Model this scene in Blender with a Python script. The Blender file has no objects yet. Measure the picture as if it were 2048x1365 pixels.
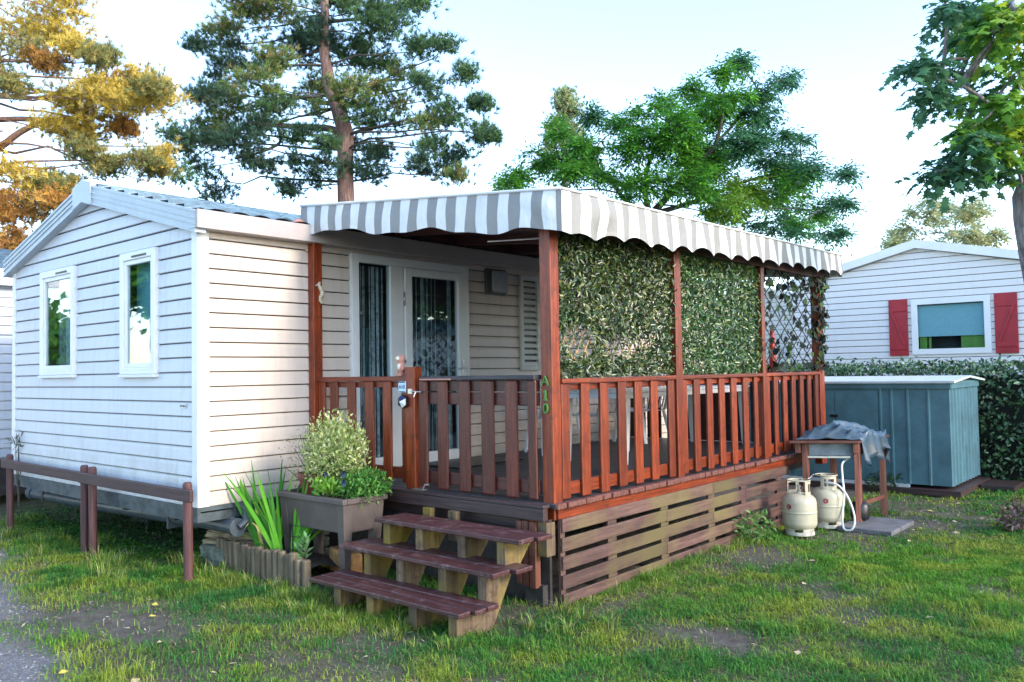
import bpy, math, random
import numpy as np
from mathutils import Vector, Matrix, Euler
random.seed(7); RNG = np.random.default_rng(11)
SC = bpy.context.scene; COL = SC.collection
R_ = math.radians

# ---------------------------------------------------------------- camera
F_PX = 1671.08
CAM = np.array([-3.5812, -6.5342, 1.65])
RW = np.array([[0.6524326, -0.7576725, -0.0162496], [0.0170022, 0.0360704, -0.9992046], [0.7576560, 0.6516374, 0.0364156]])
cd = bpy.data.cameras.new('camera'); cam = bpy.data.objects.new('camera', cd); COL.objects.link(cam)
cd.sensor_width = 36; cd.lens = 36 * F_PX / 2048; cd.clip_start = 0.05; cd.clip_end = 2000
r, u, b = RW[0], -RW[1], -RW[2]
cam.matrix_world = Matrix(((r[0], u[0], b[0], CAM[0]), (r[1], u[1], b[1], CAM[1]), (r[2], u[2], b[2], CAM[2]), (0, 0, 0, 1)))
SC.camera = cam

# ---------------------------------------------------------------- light
SUN_EL, SUN_AZ = R_(27), (0.12, -1.0)          # the sun stands low on the -y side
w = bpy.data.worlds.new('World'); SC.world = w; w.use_nodes = True
nt = w.node_tree; bg = nt.nodes['Background']
sky = nt.nodes.new('ShaderNodeTexSky'); sky.sky_type = 'NISHITA'; sky.sun_disc = False
sky.sun_elevation = SUN_EL; sky.sun_rotation = math.atan2(SUN_AZ[0], SUN_AZ[1])
sky.air_density = 1.0; sky.dust_density = 0.6; sky.ozone_density = 1.6; sky.altitude = 0
nt.links.new(sky.outputs[0], bg.inputs[0]); bg.inputs[1].default_value = 0.15
sd = bpy.data.lights.new('sun', 'SUN'); sun = bpy.data.objects.new('sun', sd); COL.objects.link(sun)
sd.energy = .9; sd.angle = R_(12); sd.color = (1.0, 0.86, 0.70)
dv = Vector((SUN_AZ[0] * math.cos(SUN_EL), SUN_AZ[1] * math.cos(SUN_EL), math.sin(SUN_EL))).normalized()
sun.rotation_euler = dv.to_track_quat('Z', 'Y').to_euler()
SC.view_settings.view_transform = 'Standard'; SC.view_settings.look = 'None'
SC.view_settings.exposure = 2.14; SC.view_settings.gamma = 1.0
SC.cycles.max_bounces = 8; SC.cycles.transparent_max_bounces = 16

def at(px, py, dep):
    """world point seen at photo pixel (px,py), dep metres in front of the camera"""
    d = RW.T @ np.array([px - 1024, py - 682.5, F_PX])
    return Vector(CAM + d * dep / F_PX)

# ---------------------------------------------------------------- materials
def new_mat(name):
    m = bpy.data.materials.new(name); m.use_nodes = True
    return m, m.node_tree.nodes, m.node_tree.links, m.node_tree.nodes['Principled BSDF']
def N(ns, t, **kw):
    n = ns.new(t)
    for k, v in kw.items(): setattr(n, k, v)
    return n
def coords(ns, lk, scale=(1, 1, 1), kind='Object'):
    tc = N(ns, 'ShaderNodeTexCoord'); mp = N(ns, 'ShaderNodeMapping')
    mp.inputs['Scale'].default_value = scale
    lk.new(tc.outputs[kind], mp.inputs[0]); return mp.outputs[0]
def noise(ns, lk, vec, s, det=4, rough=.55):
    n = N(ns, 'ShaderNodeTexNoise'); n.inputs['Scale'].default_value = s; n.inputs['Detail'].default_value = det
    n.inputs['Roughness'].default_value = rough; lk.new(vec, n.inputs['Vector']); return n.outputs['Fac']
def ramp(ns, lk, fac, stops):
    n = N(ns, 'ShaderNodeValToRGB'); e = n.color_ramp.elements
    while len(e) < len(stops): e.new(0.5)
    for i, (p, c) in enumerate(stops):
        e[i].position = p; e[i].color = (*c, 1) if len(c) == 3 else c
    lk.new(fac, n.inputs[0]); return n.outputs[0]
def mix(ns, lk, fac, a, b_, mode='MIX'):
    n = N(ns, 'ShaderNodeMix', data_type='RGBA', blend_type=mode)
    for sock, v in ((0, fac), (6, a), (7, b_)):
        if hasattr(v, 'links') or hasattr(v, 'is_linked'): lk.new(v, n.inputs[sock])
        else: n.inputs[sock].default_value = v if sock == 0 else (*v, 1)
    return n.outputs[2]
def bump(ns, lk, bs, h, st=.3, dist=.01):
    n = N(ns, 'ShaderNodeBump'); n.inputs['Strength'].default_value = st; n.inputs['Distance'].default_value = dist
    lk.new(h, n.inputs['Height']); lk.new(n.outputs[0], bs.inputs['Normal'])
G3 = lambda v: (v, v, v)

def plain(name, c, rough=.5, metal=0, var=.12, sc=6, bm=.15, spec=.5):
    m, ns, lk, bs = new_mat(name); v = coords(ns, lk)
    n = noise(ns, lk, v, sc, 5, .65)
    c2 = tuple(x * (1 - var * 2) for x in c); c3 = tuple(min(1, x * (1 + var * .5)) for x in c)
    lk.new(ramp(ns, lk, n, [(.3, c2), (.62, c3)]), bs.inputs['Base Color'])
    bs.inputs['Roughness'].default_value = rough; bs.inputs['Metallic'].default_value = metal
    bs.inputs['Specular IOR Level'].default_value = spec
    if bm: bump(ns, lk, bs, noise(ns, lk, v, sc * 8, 3), bm, .004)
    return m

def wood(name, c1, c2, axis, rough=.45, wear=None, wear_amt=.5, moss=None, moss_lo=.55, vary=.35, bm=.5):
    """stained planks: grain stretched along one axis, per-board brightness, worn patches, moss patches"""
    m, ns, lk, bs = new_mat(name)
    s = [26, 26, 26]; s['xyz'.index(axis)] = 1.6
    v = coords(ns, lk, s); vp = coords(ns, lk)
    g = noise(ns, lk, v, 1.6, 6, .7)
    c = ramp(ns, lk, g, [(.28, tuple(x * .45 for x in c1)), (.48, c1), (.72, c2)])
    if wear:
        c = mix(ns, lk, ramp(ns, lk, noise(ns, lk, vp, 12, 9, .8), [(wear_amt, G3(0)), (wear_amt + .13, G3(.8))]), c, wear)
    if moss:
        c = mix(ns, lk, ramp(ns, lk, noise(ns, lk, vp, 1.3, 5, .6), [(moss_lo - .08, G3(0)), (moss_lo + .08, G3(.85))]), c, moss)
    oi = N(ns, 'ShaderNodeObjectInfo'); mr = N(ns, 'ShaderNodeMapRange')
    mr.inputs[3].default_value = 1 - vary; mr.inputs[4].default_value = 1 + vary * .6
    lk.new(oi.outputs['Random'], mr.inputs[0])
    hs = N(ns, 'ShaderNodeHueSaturation'); lk.new(mr.outputs[0], hs.inputs['Value']); lk.new(c, hs.inputs['Color'])
    lk.new(hs.outputs[0], bs.inputs['Base Color']); bs.inputs['Roughness'].default_value = rough
    bump(ns, lk, bs, g, bm, .004)
    return m

def leafmat(name, rough=.5, trans=.25, gloss=.3):
    m, ns, lk, bs = new_mat(name)
    at_ = N(ns, 'ShaderNodeAttribute', attribute_name='Col')
    lk.new(at_.outputs['Color'], bs.inputs['Base Color']); bs.inputs['Roughness'].default_value = rough
    bs.inputs['Specular IOR Level'].default_value = gloss
    tr = N(ns, 'ShaderNodeBsdfTranslucent'); lk.new(at_.outputs['Color'], tr.inputs[0])
    mx = N(ns, 'ShaderNodeMixShader'); mx.inputs[0].default_value = trans
    lk.new(bs.outputs[0], mx.inputs[1]); lk.new(tr.outputs[0], mx.inputs[2])
    lk.new(mx.outputs[0], ns['Material Output'].inputs[0]); return m

def siding(name, c, dirt):
    m, ns, lk, bs = new_mat(name); v = coords(ns, lk); vs = coords(ns, lk, (14, 14, 1.2)); vh = coords(ns, lk, (1.5, 1.5, 90))
    d = noise(ns, lk, vs, 1.0, 6, .65); e = noise(ns, lk, v, 2.2, 6, .7)
    k = mix(ns, lk, ramp(ns, lk, d, [(.5, G3(0)), (.8, G3(.45))]), c, dirt)
    k = mix(ns, lk, ramp(ns, lk, e, [(.52, G3(0)), (.75, G3(.5))]), k, tuple(x * .86 for x in c))
    sx = N(ns, 'ShaderNodeSeparateXYZ'); lk.new(v, sx.inputs[0]); zr = N(ns, 'ShaderNodeMapRange'); zr.inputs[1].default_value = .75; zr.inputs[2].default_value = .02; lk.new(sx.outputs[2], zr.inputs[0])
    mu = N(ns, 'ShaderNodeMath', operation='MULTIPLY'); lk.new(zr.outputs[0], mu.inputs[0]); lk.new(ramp(ns, lk, noise(ns, lk, v, 3.2, 8, .8), [(.42, G3(0)), (.70, G3(.75))]), mu.inputs[1])
    k = mix(ns, lk, mu.outputs[0], k, (.27, .27, .20))
    lk.new(k, bs.inputs['Base Color']); bs.inputs['Roughness'].default_value = .42
    bump(ns, lk, bs, noise(ns, lk, vh, 1.2, 4), .12, .002); return m

def glass(name, tint=(.02, .03, .035), refl=.25):
    m, ns, lk, bs = new_mat(name)
    t = N(ns, 'ShaderNodeBsdfTransparent'); t.inputs[0].default_value = (.80, .88, .90, 1)
    g = N(ns, 'ShaderNodeBsdfGlossy'); g.inputs['Roughness'].default_value = .015; g.inputs[0].default_value = (.95, .97, 1, 1)
    v = coords(ns, lk)
    bp = N(ns, 'ShaderNodeBump'); bp.inputs['Strength'].default_value = .06; bp.inputs['Distance'].default_value = .02
    lk.new(noise(ns, lk, v, 2.0, 1), bp.inputs['Height']); lk.new(bp.outputs[0], g.inputs['Normal'])
    lw_ = N(ns, 'ShaderNodeLayerWeight'); lw_.inputs[0].default_value = .5; fr = N(ns, 'ShaderNodeMath', operation='POWER'); fr.inputs[1].default_value = 4.0; lk.new(lw_.outputs['Facing'], fr.inputs[0])
    ad = N(ns, 'ShaderNodeMath', operation='MULTIPLY_ADD'); ad.inputs[1].default_value = .85; ad.inputs[2].default_value = refl
    lk.new(fr.outputs[0], ad.inputs[0]); mx = N(ns, 'ShaderNodeMixShader')
    lk.new(ad.outputs[0], mx.inputs[0]); lk.new(t.outputs[0], mx.inputs[1]); lk.new(g.outputs[0], mx.inputs[2])
    lk.new(mx.outputs[0], ns['Material Output'].inputs[0]); return m

def stripes(name, a, b_, period, duty=.5):
    m, ns, lk, bs = new_mat(name)
    uv = N(ns, 'ShaderNodeUVMap'); sp = N(ns, 'ShaderNodeSeparateXYZ'); lk.new(uv.outputs[0], sp.inputs[0])
    dv_ = N(ns, 'ShaderNodeMath', operation='DIVIDE'); dv_.inputs[1].default_value = period; lk.new(sp.outputs[0], dv_.inputs[0])
    fr = N(ns, 'ShaderNodeMath', operation='FRACT'); lk.new(dv_.outputs[0], fr.inputs[0])
    gt = N(ns, 'ShaderNodeMath', operation='GREATER_THAN'); gt.inputs[1].default_value = duty; lk.new(fr.outputs[0], gt.inputs[0])
    c = mix(ns, lk, gt.outputs[0], a, b_)
    v = coords(ns, lk)
    c = mix(ns, lk, ramp(ns, lk, noise(ns, lk, v, 3, 7, .7), [(.5, G3(0)), (.85, G3(.5))]), c, (.33, .31, .26))
    lk.new(c, bs.inputs['Base Color']); bs.inputs['Roughness'].default_value = .6
    vw = coords(ns, lk, (2.5, 2.5, 1)); wv = noise(ns, lk, vw, 3.5, 6, .6); bump(ns, lk, bs, wv, .75, .03)
    return m

M = {}
M['siding'] = siding('cream cladding', (.60, .52, .46), (.38, .32, .27))
M['siding_sky_tint'] = siding('cladding with blue sky shade', (.58, .60, .64), (.33, .37, .40))  # blue of the shaded, sky-lit gable put into the cladding colour
M['jointgrey'] = plain('joint recess', (.05, .045, .05), .8)
M['siding_nb'] = siding('white cladding', (.72, .70, .69), (.6, .58, .55))
M['white'] = plain('white pvc', (.76, .77, .77), .35, var=.04, sc=3)
M['trimgrey'] = plain('grey painted trim', (.44, .50, .54), .4, var=.06, sc=4)
M['eave'] = plain('beige eave sheet', (.40, .35, .335), .45, var=.06, sc=3)
M['sill'] = plain('galvanised sill', (.075, .10, .115), .5, .3, var=.3, sc=9)  # sill colour darkened for the shadow under the home
M['pipe'] = plain('grey pvc pipe', (.06, .08, .10), .45, var=.25, sc=5)
M['rustiron'] = plain('chassis iron', (.05, .045, .045), .7, .2, var=.3)
M['interior'] = plain('dark room lining', (.09, .09, .095), .8, var=.2)
M['floorin'] = plain('interior floor', (.12, .10, .085), .6)
M['glass'] = glass('window glass', refl=.07)
M['glass2'] = glass('door glass', refl=.07)
M['glass3'] = glass('far window glass', refl=.0)
M['blind'] = plain('cloth blind', (.20, .46, .47), .8, var=.08, sc=30)
M['blind_refl_blue'] = plain('pale blue blind and reflection', (.40, .60, .64), .8, var=.05, sc=30)
M['blindcream'] = plain('cream pleated blind', (.30, .26, .235), .8, var=.08, sc=20)
M['string'] = plain('bead string light', (.75, .78, .80), .5, var=.3, sc=20, bm=0)
M['stringdark'] = plain('bead string dark', (.05, .05, .06), .5, var=.3, sc=20, bm=0)
M['turq'] = plain('turquoise plastic', (.20, .55, .62), .4, var=.05)
RZ = dict(rough=.42, wear=(.045, .010, .006), wear_amt=.52)
M['redx'] = wood('red stained wood along x', (.17, .024, .005), (.34, .060, .011), 'x', **RZ)
M['redy'] = wood('red stained wood along y', (.14, .022, .008), (.25, .046, .014), 'y', **RZ)
M['redz'] = wood('red stained wood upright', (.16, .023, .005), (.33, .058, .011), 'z', **RZ)
M['gatez'] = wood('dark red gate wood upright', (.085, .015, .009), (.165, .034, .018), 'z', **RZ)
M['gatey'] = wood('dark red gate wood across', (.06, .012, .009), (.12, .025, .015), 'y', **RZ)
M['cap'] = wood('weathered cap wood', (.035, .032, .04), (.10, .085, .10), 'y', .55, (.15, .14, .15), .6)
M['brownbeam'] = wood('brown roof timber', (.06, .018, .014), (.10, .03, .02), 'x', .6)
M['deckdark'] = wood('dark decking', (.035, .032, .038), (.075, .068, .078), 'y', .5, (.12, .11, .12), .62)
M['deckend'] = wood('decking board ends', (.13, .045, .035), (.23, .09, .06), 'y', .55, (.25, .18, .16), .56)
M['fascia'] = wood('dark fascia wood', (.035, .020, .020), (.07, .038, .038), 'y', .5, (.11, .08, .08), .6)
M['step'] = wood('worn purple brown step wood', (.055, .018, .020), (.115, .045, .045), 'y', .42, (.22, .15, .15), .53, vary=.15, bm=.7)
M['stringer'] = wood('mossy support wood', (.10, .066, .04), (.21, .15, .08), 'z', .7, (.05, .022, .014), .50, (.27, .19, .012), .55)
M['skirt'] = wood('weathered skirt slat wood', (.085, .040, .034), (.165, .090, .072), 'x', .65, (.055, .042, .048), .52, (.125, .10, .035), .55, vary=.28)
M['postred'] = wood('short timber post', (.10, .028, .018), (.18, .065, .035), 'z', .6, (.2, .17, .12), .6, (.18, .2, .03), .60)
M['rail'] = wood('purple brown rail wood', (.04, .014, .018), (.08, .03, .036), 'y', .5, (.2, .13, .13), .62, vary=.1)
M['railpost'] = wood('purple brown round post', (.07, .026, .028), (.13, .055, .054), 'z', .55, (.11, .07, .06), .6, vary=.15)
M['log'] = wood('weathered border log', (.11, .085, .055), (.24, .19, .12), 'z', .75, (.05, .035, .025), .55, vary=.3)
M['bark'] = wood('pine bark', (.20, .115, .095), (.42, .27, .22), 'z', .9, (.07, .04, .035), .53, vary=0, bm=1)
M['bark2'] = wood('grey bark', (.07, .06, .05), (.15, .13, .11), 'z', .9, vary=0, bm=1)
M['barkwarm'] = wood('orange pine bark', (.28, .15, .10), (.48, .27, .19), 'z', .9, vary=0, bm=1)
M['plane'] = wood('mottled plane bark', (.16, .14, .14), (.36, .33, .34), 'z', .8, (.05, .045, .05), .5, vary=0, bm=1)
M['fabric'] = stripes('striped awning canvas', (.23, .225, .215), (.66, .66, .65), .216)
M['canvas_white'] = plain('plain canvas trim', (.66, .67, .67), .6, var=.1, sc=4)
M['plast'] = plain('white garden plastic', (.74, .76, .78), .35, var=.06, sc=6)
M['grey'] = plain('grey box plastic', (.30, .33, .36), .4, var=.1)
M['dgrey'] = plain('dark box frame', (.08, .085, .085), .5)
M['black'] = plain('black plastic', (.012, .012, .014), .4)
M['metal'] = plain('bare metal', (.55, .55, .56), .3, .9, var=.1)
M['brass'] = plain('beige metal', (.55, .42, .32), .35, .3)
M['plantbox'] = plain('taupe planter plastic', (.10, .08, .074), .5, var=.14, sc=5)
M['potbrown'] = plain('brown pot', (.16, .045, .025), .5)
M['soil'] = plain('soil', (.035, .024, .017), .95, var=.4, sc=18, bm=1)
M['stone'] = plain('rough stone', (.33, .27, .17), .9, var=.35, sc=7, bm=1)
M['stone2'] = plain('mossy grey stone', (.13, .15, .12), .9, var=.4, sc=6, bm=1)
M['brick'] = plain('orange wood block', (.52, .27, .10), .8, var=.3, sc=8, bm=1)
M['concrete'] = plain('concrete slab', (.13, .13, .14), .9, var=.2, sc=8, bm=.6)
M['cyl'] = plain('cream enamel', (.42, .39, .29), .38, var=.09, sc=7)
M['cylbase'] = plain('chipped cream enamel', (.46, .44, .37), .5, var=.25, sc=14)
M['hose'] = plain('white rubber hose', (.68, .70, .70), .45, var=.06)
M['redpaint'] = plain('red paint', (.42, .03, .03), .45, var=.12, sc=4)
M['redlogo'] = plain('red emblem', (.40, .04, .03), .4, var=.05)
M['shutterred'] = plain('crimson shutter paint', (.36, .014, .025), .5, var=.12, sc=6)
M['tarp'] = plain('grey blue tarpaulin', (.05, .085, .12), .36, var=.25, sc=5, bm=.3)
M['bbqwood'] = wood('red brown table wood', (.12, .036, .022), (.21, .08, .05), 'z', .6, (.07, .03, .025), .56)
M['bbqmetal'] = plain('grey steel tray', (.16, .20, .24), .5, .3, var=.25)
M['shed'] = plain('grey green shed steel', (.085, .185, .225), .45, .15, var=.16, sc=3)
M['shedrim'] = plain('pale shed rim', (.60, .66, .68), .4, .2, var=.08)
M['tile'] = plain('slate blue metal tile', (.10, .17, .22), .28, .2, var=.3, sc=5)
M['lime'] = plain('lime curtain', (.22, .38, .07), .8, var=.1)
M['letgreen'] = plain('green letter paint', (.07, .20, .04), .45, var=.1)
M['tileblue'] = plain('blue and white tile', (.45, .66, .80), .25, var=.06, sc=20, bm=0)
M['ink'] = plain('dark blue ink', (.01, .015, .09), .4, bm=0)
M['shellcream'] = plain('cream painted ornament', (.60, .50, .36), .6, var=.3, sc=40)
M['owlpink'] = plain('salmon painted ornament', (.48, .22, .17), .5, var=.15, sc=30)
M['owlwhite'] = plain('cream painted face', (.72, .66, .55), .5, bm=0)
M['willow'] = plain('bare willow lath', (.42, .27, .15), .7, var=.2)
M['trellis'] = plain('dark trellis lath', (.03, .026, .024), .7)
M['panel'] = plain('dark windbreak panel', (.035, .035, .042), .8, var=.25)
M['panelred'] = wood('dark red board panel', (.055, .018, .015), (.09, .03, .025), 'z', .6)
M['louver'] = plain('pale louver plastic', (.55, .57, .53), .5, var=.05)
M['leaf'] = leafmat('leaf', trans=.4)
M['glossleaf'] = leafmat('glossy leaf', .3, .12, .6)
M['needle'] = leafmat('pine needles', .6, .15, .2)
M['grass'] = leafmat('grass blades', .6, .3, .15)
M['sticker'] = plain('white sticker', (.72, .72, .70), .5, bm=0)

# ---------------------------------------------------------------- mesh builder
def wloc(o):
    return o.matrix_world.translation if o is None else Vector(o['_w'])
class MB:
    def __init__(s): s.v = []; s.f = []; s.uv = {}
    def add(s, vs, fs):
        n = len(s.v); s.v.extend([tuple(x) for x in vs]); s.f.extend([tuple(i + n for i in f) for f in fs]); return n
    def box(s, a, b_):
        x0, x1 = sorted((a[0], b_[0])); y0, y1 = sorted((a[1], b_[1])); z0, z1 = sorted((a[2], b_[2]))
        s.add([(x0, y0, z0), (x1, y0, z0), (x1, y1, z0), (x0, y1, z0), (x0, y0, z1), (x1, y0, z1), (x1, y1, z1), (x0, y1, z1)],
              [(0, 3, 2, 1), (4, 5, 6, 7), (0, 1, 5, 4), (1, 2, 6, 5), (2, 3, 7, 6), (3, 0, 4, 7)]); return s
    def beam(s, p, q, w_, h, up=(0, 0, 1)):
        p, q = Vector(p), Vector(q); d = (q - p).normalized(); up = Vector(up)
        if abs(d.dot(up)) > .98: up = Vector((1, 0, 0))
        sx = d.cross(up).normalized() * w_ / 2; sz = sx.cross(d).normalized() * h / 2
        vs = [p - sx - sz, p + sx - sz, p + sx + sz, p - sx + sz, q - sx - sz, q + sx - sz, q + sx + sz, q - sx + sz]
        s.add(vs, [(0, 1, 2, 3), (7, 6, 5, 4), (4, 5, 1, 0), (5, 6, 2, 1), (6, 7, 3, 2), (7, 4, 0, 3)]); return s
    def tube(s, pts, rad, n=10, cap=True):
        pts = [Vector(p) for p in pts]
        if not hasattr(rad, '__len__'): rad = [rad] * len(pts)
        rings = []; ref = None
        for i, p in enumerate(pts):
            d = (pts[min(i + 1, len(pts) - 1)] - pts[max(i - 1, 0)]).normalized()
            if ref is None: ref = Vector((1, 0, 0)) if abs(d.x) < .8 else Vector((0, 1, 0))
            a = (ref - d * ref.dot(d)).normalized(); ref = a; c = d.cross(a)
            rings.append([p + (a * math.cos(t) + c * math.sin(t)) * rad[i] for t in [2 * math.pi * k / n for k in range(n)]])
        fs = []
        for i in range(len(pts) - 1):
            for k in range(n):
                k2 = (k + 1) % n; fs.append((i * n + k, i * n + k2, (i + 1) * n + k2, (i + 1) * n + k))
        if cap: fs.append(tuple(range(n))[::-1]); fs.append(tuple((len(pts) - 1) * n + k for k in range(n)))
        s.add([v for r_ in rings for v in r_], fs); return s
    def lathe(s, prof, c=(0, 0, 0), n=28, cap=True):
        c = Vector(c); vs = []; fs = []
        for (r_, z) in prof:
            for k in range(n):
                t = 2 * math.pi * k / n; vs.append(c + Vector((r_ * math.cos(t), r_ * math.sin(t), z)))
        for i in range(len(prof) - 1):
            for k in range(n):
                k2 = (k + 1) % n; fs.append((i * n + k, i * n + k2, (i + 1) * n + k2, (i + 1) * n + k))
        if cap: fs.append(tuple(range(n))[::-1]); fs.append(tuple((len(prof) - 1) * n + k for k in range(n)))
        s.add(vs, fs); return s
    def prism(s, poly, axis, a, b_):
        """poly of 2-D points in the other two axes (in xyz order), extruded along axis"""
        n = len(poly)
        def P(p, t):
            return {'x': (t, p[0], p[1]), 'y': (p[0], t, p[1]), 'z': (p[0], p[1], t)}[axis]
        s.add([P(p, a) for p in poly] + [P(p, b_) for p in poly],
              [tuple(range(n)), tuple(range(2 * n - 1, n - 1, -1))] + [(i, i + n, (i + 1) % n + n, (i + 1) % n) for i in range(n)]); return s
    def grid(s, fn, us, vs_, close=False):
        nu, nv = len(us), len(vs_); pts = [fn(u_, v_) for v_ in vs_ for u_ in us]
        s.add(pts, [(j * nu + i, j * nu + i + 1, (j + 1) * nu + i + 1, (j + 1) * nu + i) for j in range(nv - 1) for i in range(nu - 1)]); return s
    def build(s, name, mat, parent=None, smooth=False, bevel=0, solid=0, seg=2, recalc=True):
        me = bpy.data.meshes.new(name); o = bpy.data.objects.new(name, me); COL.objects.link(o)
        off = Vector(parent['_w']) if parent else Vector((0, 0, 0))
        me.from_pydata([tuple(Vector(v) - off) for v in s.v], [], s.f)
        if recalc and len(s.f) < 60000:
            import bmesh
            bm = bmesh.new(); bm.from_mesh(me); bmesh.ops.recalc_face_normals(bm, faces=bm.faces[:]); bm.to_mesh(me); bm.free()
        for m_ in (mat if isinstance(mat, (list, tuple)) else [mat]): me.materials.append(m_)
        if smooth: me.polygons.foreach_set('use_smooth', [True] * len(me.polygons))
        if solid:
            q = o.modifiers.new('solid', 'SOLIDIFY'); q.thickness = solid
        if bevel:
            q = o.modifiers.new('bevel', 'BEVEL'); q.width = bevel; q.segments = seg; q.limit_method = 'ANGLE'; q.angle_limit = R_(40)
        if smooth: me.polygons.foreach_set('use_smooth', [True] * len(me.polygons))
        o['_w'] = tuple(off) if parent else (0., 0., 0.)
        if parent: o.parent = parent
        return o
ALL_W = []
def thing(name, label, cat, loc=(0, 0, 0), group=None):
    o = bpy.data.objects.new(name, None); COL.objects.link(o); o.location = loc; o.empty_display_size = .1
    o['_w'] = tuple(float(x) for x in loc); o['label'] = label; o['category'] = cat
    if group: o['group'] = group
    return o
def tag(o, label, cat, group=None, kind=None):
    o['label'] = label; o['category'] = cat
    if group: o['group'] = group
    if kind: o['kind'] = kind
    return o
def sub(o, name, mb, mat, **kw):
    """a child whose local frame equals its parent's"""
    return mb.build(name, mat, o, **kw)

def polys(name, mat, V, Fn, C=None, parent=None, smooth=False):
    """V (n,k,3) array: n polygons of k corners; C (n,3) colour per polygon"""
    n, k, _ = V.shape; off = np.array(parent['_w']) if parent else np.zeros(3)
    me = bpy.data.meshes.new(name); me.vertices.add(n * k); me.vertices.foreach_set('co', (V.reshape(-1, 3) - off).astype(np.float32).ravel())
    nf = len(Fn); idx = np.arange(n)[:, None] * k
    sizes = [len(f) for f in Fn]; flat = np.concatenate([np.array(f) for f in Fn])
    li = (idx + flat[None, :]).ravel().astype(np.int32)
    me.loops.add(len(li)); me.loops.foreach_set('vertex_index', li)
    tot = np.tile(np.array(sizes), n); st = np.concatenate([[0], np.cumsum(tot)[:-1]])
    me.polygons.add(n * nf); me.polygons.foreach_set('loop_start', st.astype(np.int32))
    me.update(calc_edges=True)
    if C is not None:
        a = me.color_attributes.new('Col', 'FLOAT_COLOR', 'POINT')
        cc = np.ones((n * k, 4), np.float32); cc[:, :3] = np.repeat(C, k, axis=0); a.data.foreach_set('color', cc.ravel())
    me.materials.append(mat)
    if smooth: me.polygons.foreach_set('use_smooth', np.ones(n * nf, bool))
    o = bpy.data.objects.new(name, me); COL.objects.link(o); o['_w'] = tuple(float(x) for x in off)
    if parent: o.parent = parent
    return o
def unit(a): return a / np.maximum(np.linalg.norm(a, axis=-1, keepdims=True), 1e-9)
def rdir(n): return unit(RNG.normal(size=(n, 3)))
def pick(cols, n, var=.18):
    cols = np.array(cols, float); c = cols[RNG.integers(0, len(cols), n)]
    return np.clip(c * RNG.uniform(1 - var, 1 + var, (n, 1)), 0, 1)
def leaf_quads(P, D, Nn, L, W, fold=.25):
    """kite leaves: stalk end P, direction D, normal Nn"""
    S = unit(np.cross(D, Nn)); Nn = np.cross(S, D); L = np.asarray(L).reshape(-1, 1); W = np.asarray(W).reshape(-1, 1)
    a = P; b_ = P + D * L * .45 + S * W * .5 + Nn * W * fold; c = P + D * L; d = P + D * L * .45 - S * W * .5 + Nn * W * fold
    return np.stack([a, b_, c, d], 1)
KITE = [(0, 1, 2), (0, 2, 3)]

# ---------------------------------------------------------------- ground
BARE = [(-1.0, -.7, .5, 1.1, .9), (-1.2, .9, .3, .7, .6), (5.6, -3.75, 1.5, .6, .85), (-.55, -2.6, .35, .8, .6), (1.22, -3.93, .22, .5, 1), (1.0, -3.75, .3, .25, .6), (3.5, -3.3, .6, .45, .9), (5.9, -3.95, 1.2, .8, .9),
        (4.9, -3.4, .6, .5, .8), (-.2, -3.3, .4, .5, .35), (7.3, -3.6, .9, .7, .6), (-1.35, .1, .5, .6, .9), (-.4, -2.0, .3, .6, .35),
        (1.5, -3.15, .5, .12, .5), (.75, -2.6, .5, .4, .8), (2.2, -4.6, .5, .4, .3), (.7, -.9, .35, 1.0, .9), (-1.3, -1.7, .4, .7, .6)]
def vnoise(x, y, s, seed=0):
    """cheap smooth value noise 0..1"""
    x = np.asarray(x) * s + 100.3 + seed * 17.1; y = np.asarray(y) * s + 57.7 + seed * 9.3
    xi = np.floor(x).astype(int); yi = np.floor(y).astype(int); fx = x - xi; fy = y - yi
    fx = fx * fx * (3 - 2 * fx); fy = fy * fy * (3 - 2 * fy)
    def h(a, b_): 
        t = np.sin(a * 127.1 + b_ * 311.7 + seed * 74.7) * 43758.5453; return t - np.floor(t)
    return (h(xi, yi) * (1 - fx) + h(xi + 1, yi) * fx) * (1 - fy) + (h(xi, yi + 1) * (1 - fx) + h(xi + 1, yi + 1) * fx) * fy
def fbm(x, y, s, seed=0): return .55 * vnoise(x, y, s, seed) + .3 * vnoise(x, y, s * 2.1, seed + 1) + .15 * vnoise(x, y, s * 4.7, seed + 2)
def path_d(x, y):
    """positive on the gravel track at the lower left"""
    return -(x + 1.35) * .9 + (fbm(x, y, 1.1, 5) - .5) * .5 - np.clip(-.9 - y, -9, 9) * .22
def bareness(x, y):
    m = np.zeros_like(x)
    for cx, cy, rx, ry, s in BARE:
        d = np.sqrt(((x - cx) / rx) ** 2 + ((y - cy) / ry) ** 2) + (fbm(x, y, 3, 3) - .5) * 1.1
        m = np.maximum(m, np.clip(1.35 - d, 0, 1) * s)
    m = np.maximum(m, np.clip((fbm(x, y, 1.8, 8) - .57) * 3.2, 0, .7))
    under = (x > 1.25) & (y > -2.8) & (x < 9); m = np.where(under, 1, m)
    under2 = (x > .9) & (y > .1) & (y < 4); m = np.where(under2, np.maximum(m, .55), m)
    return np.maximum(m, np.clip(path_d(x, y) * 2.5 + .25, 0, 1))
def gz(x, y):
    return (fbm(x, y, .8, 1) - .5) * .05 + (fbm(x, y, 5, 2) - .5) * .015 - .03
xs = np.concatenate([-np.geomspace(400, 6.5, 14), np.arange(-6, 16.01, .09), np.geomspace(16.8, 500, 16)])
ys = np.concatenate([-np.geomspace(400, 10.5, 14), np.arange(-10, 9.01, .09), np.geomspace(9.8, 500, 16)])
X, Y = np.meshgrid(xs, ys); Z = gz(X, Y)
me = bpy.data.meshes.new('ground'); nx, ny = len(xs), len(ys)
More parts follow.
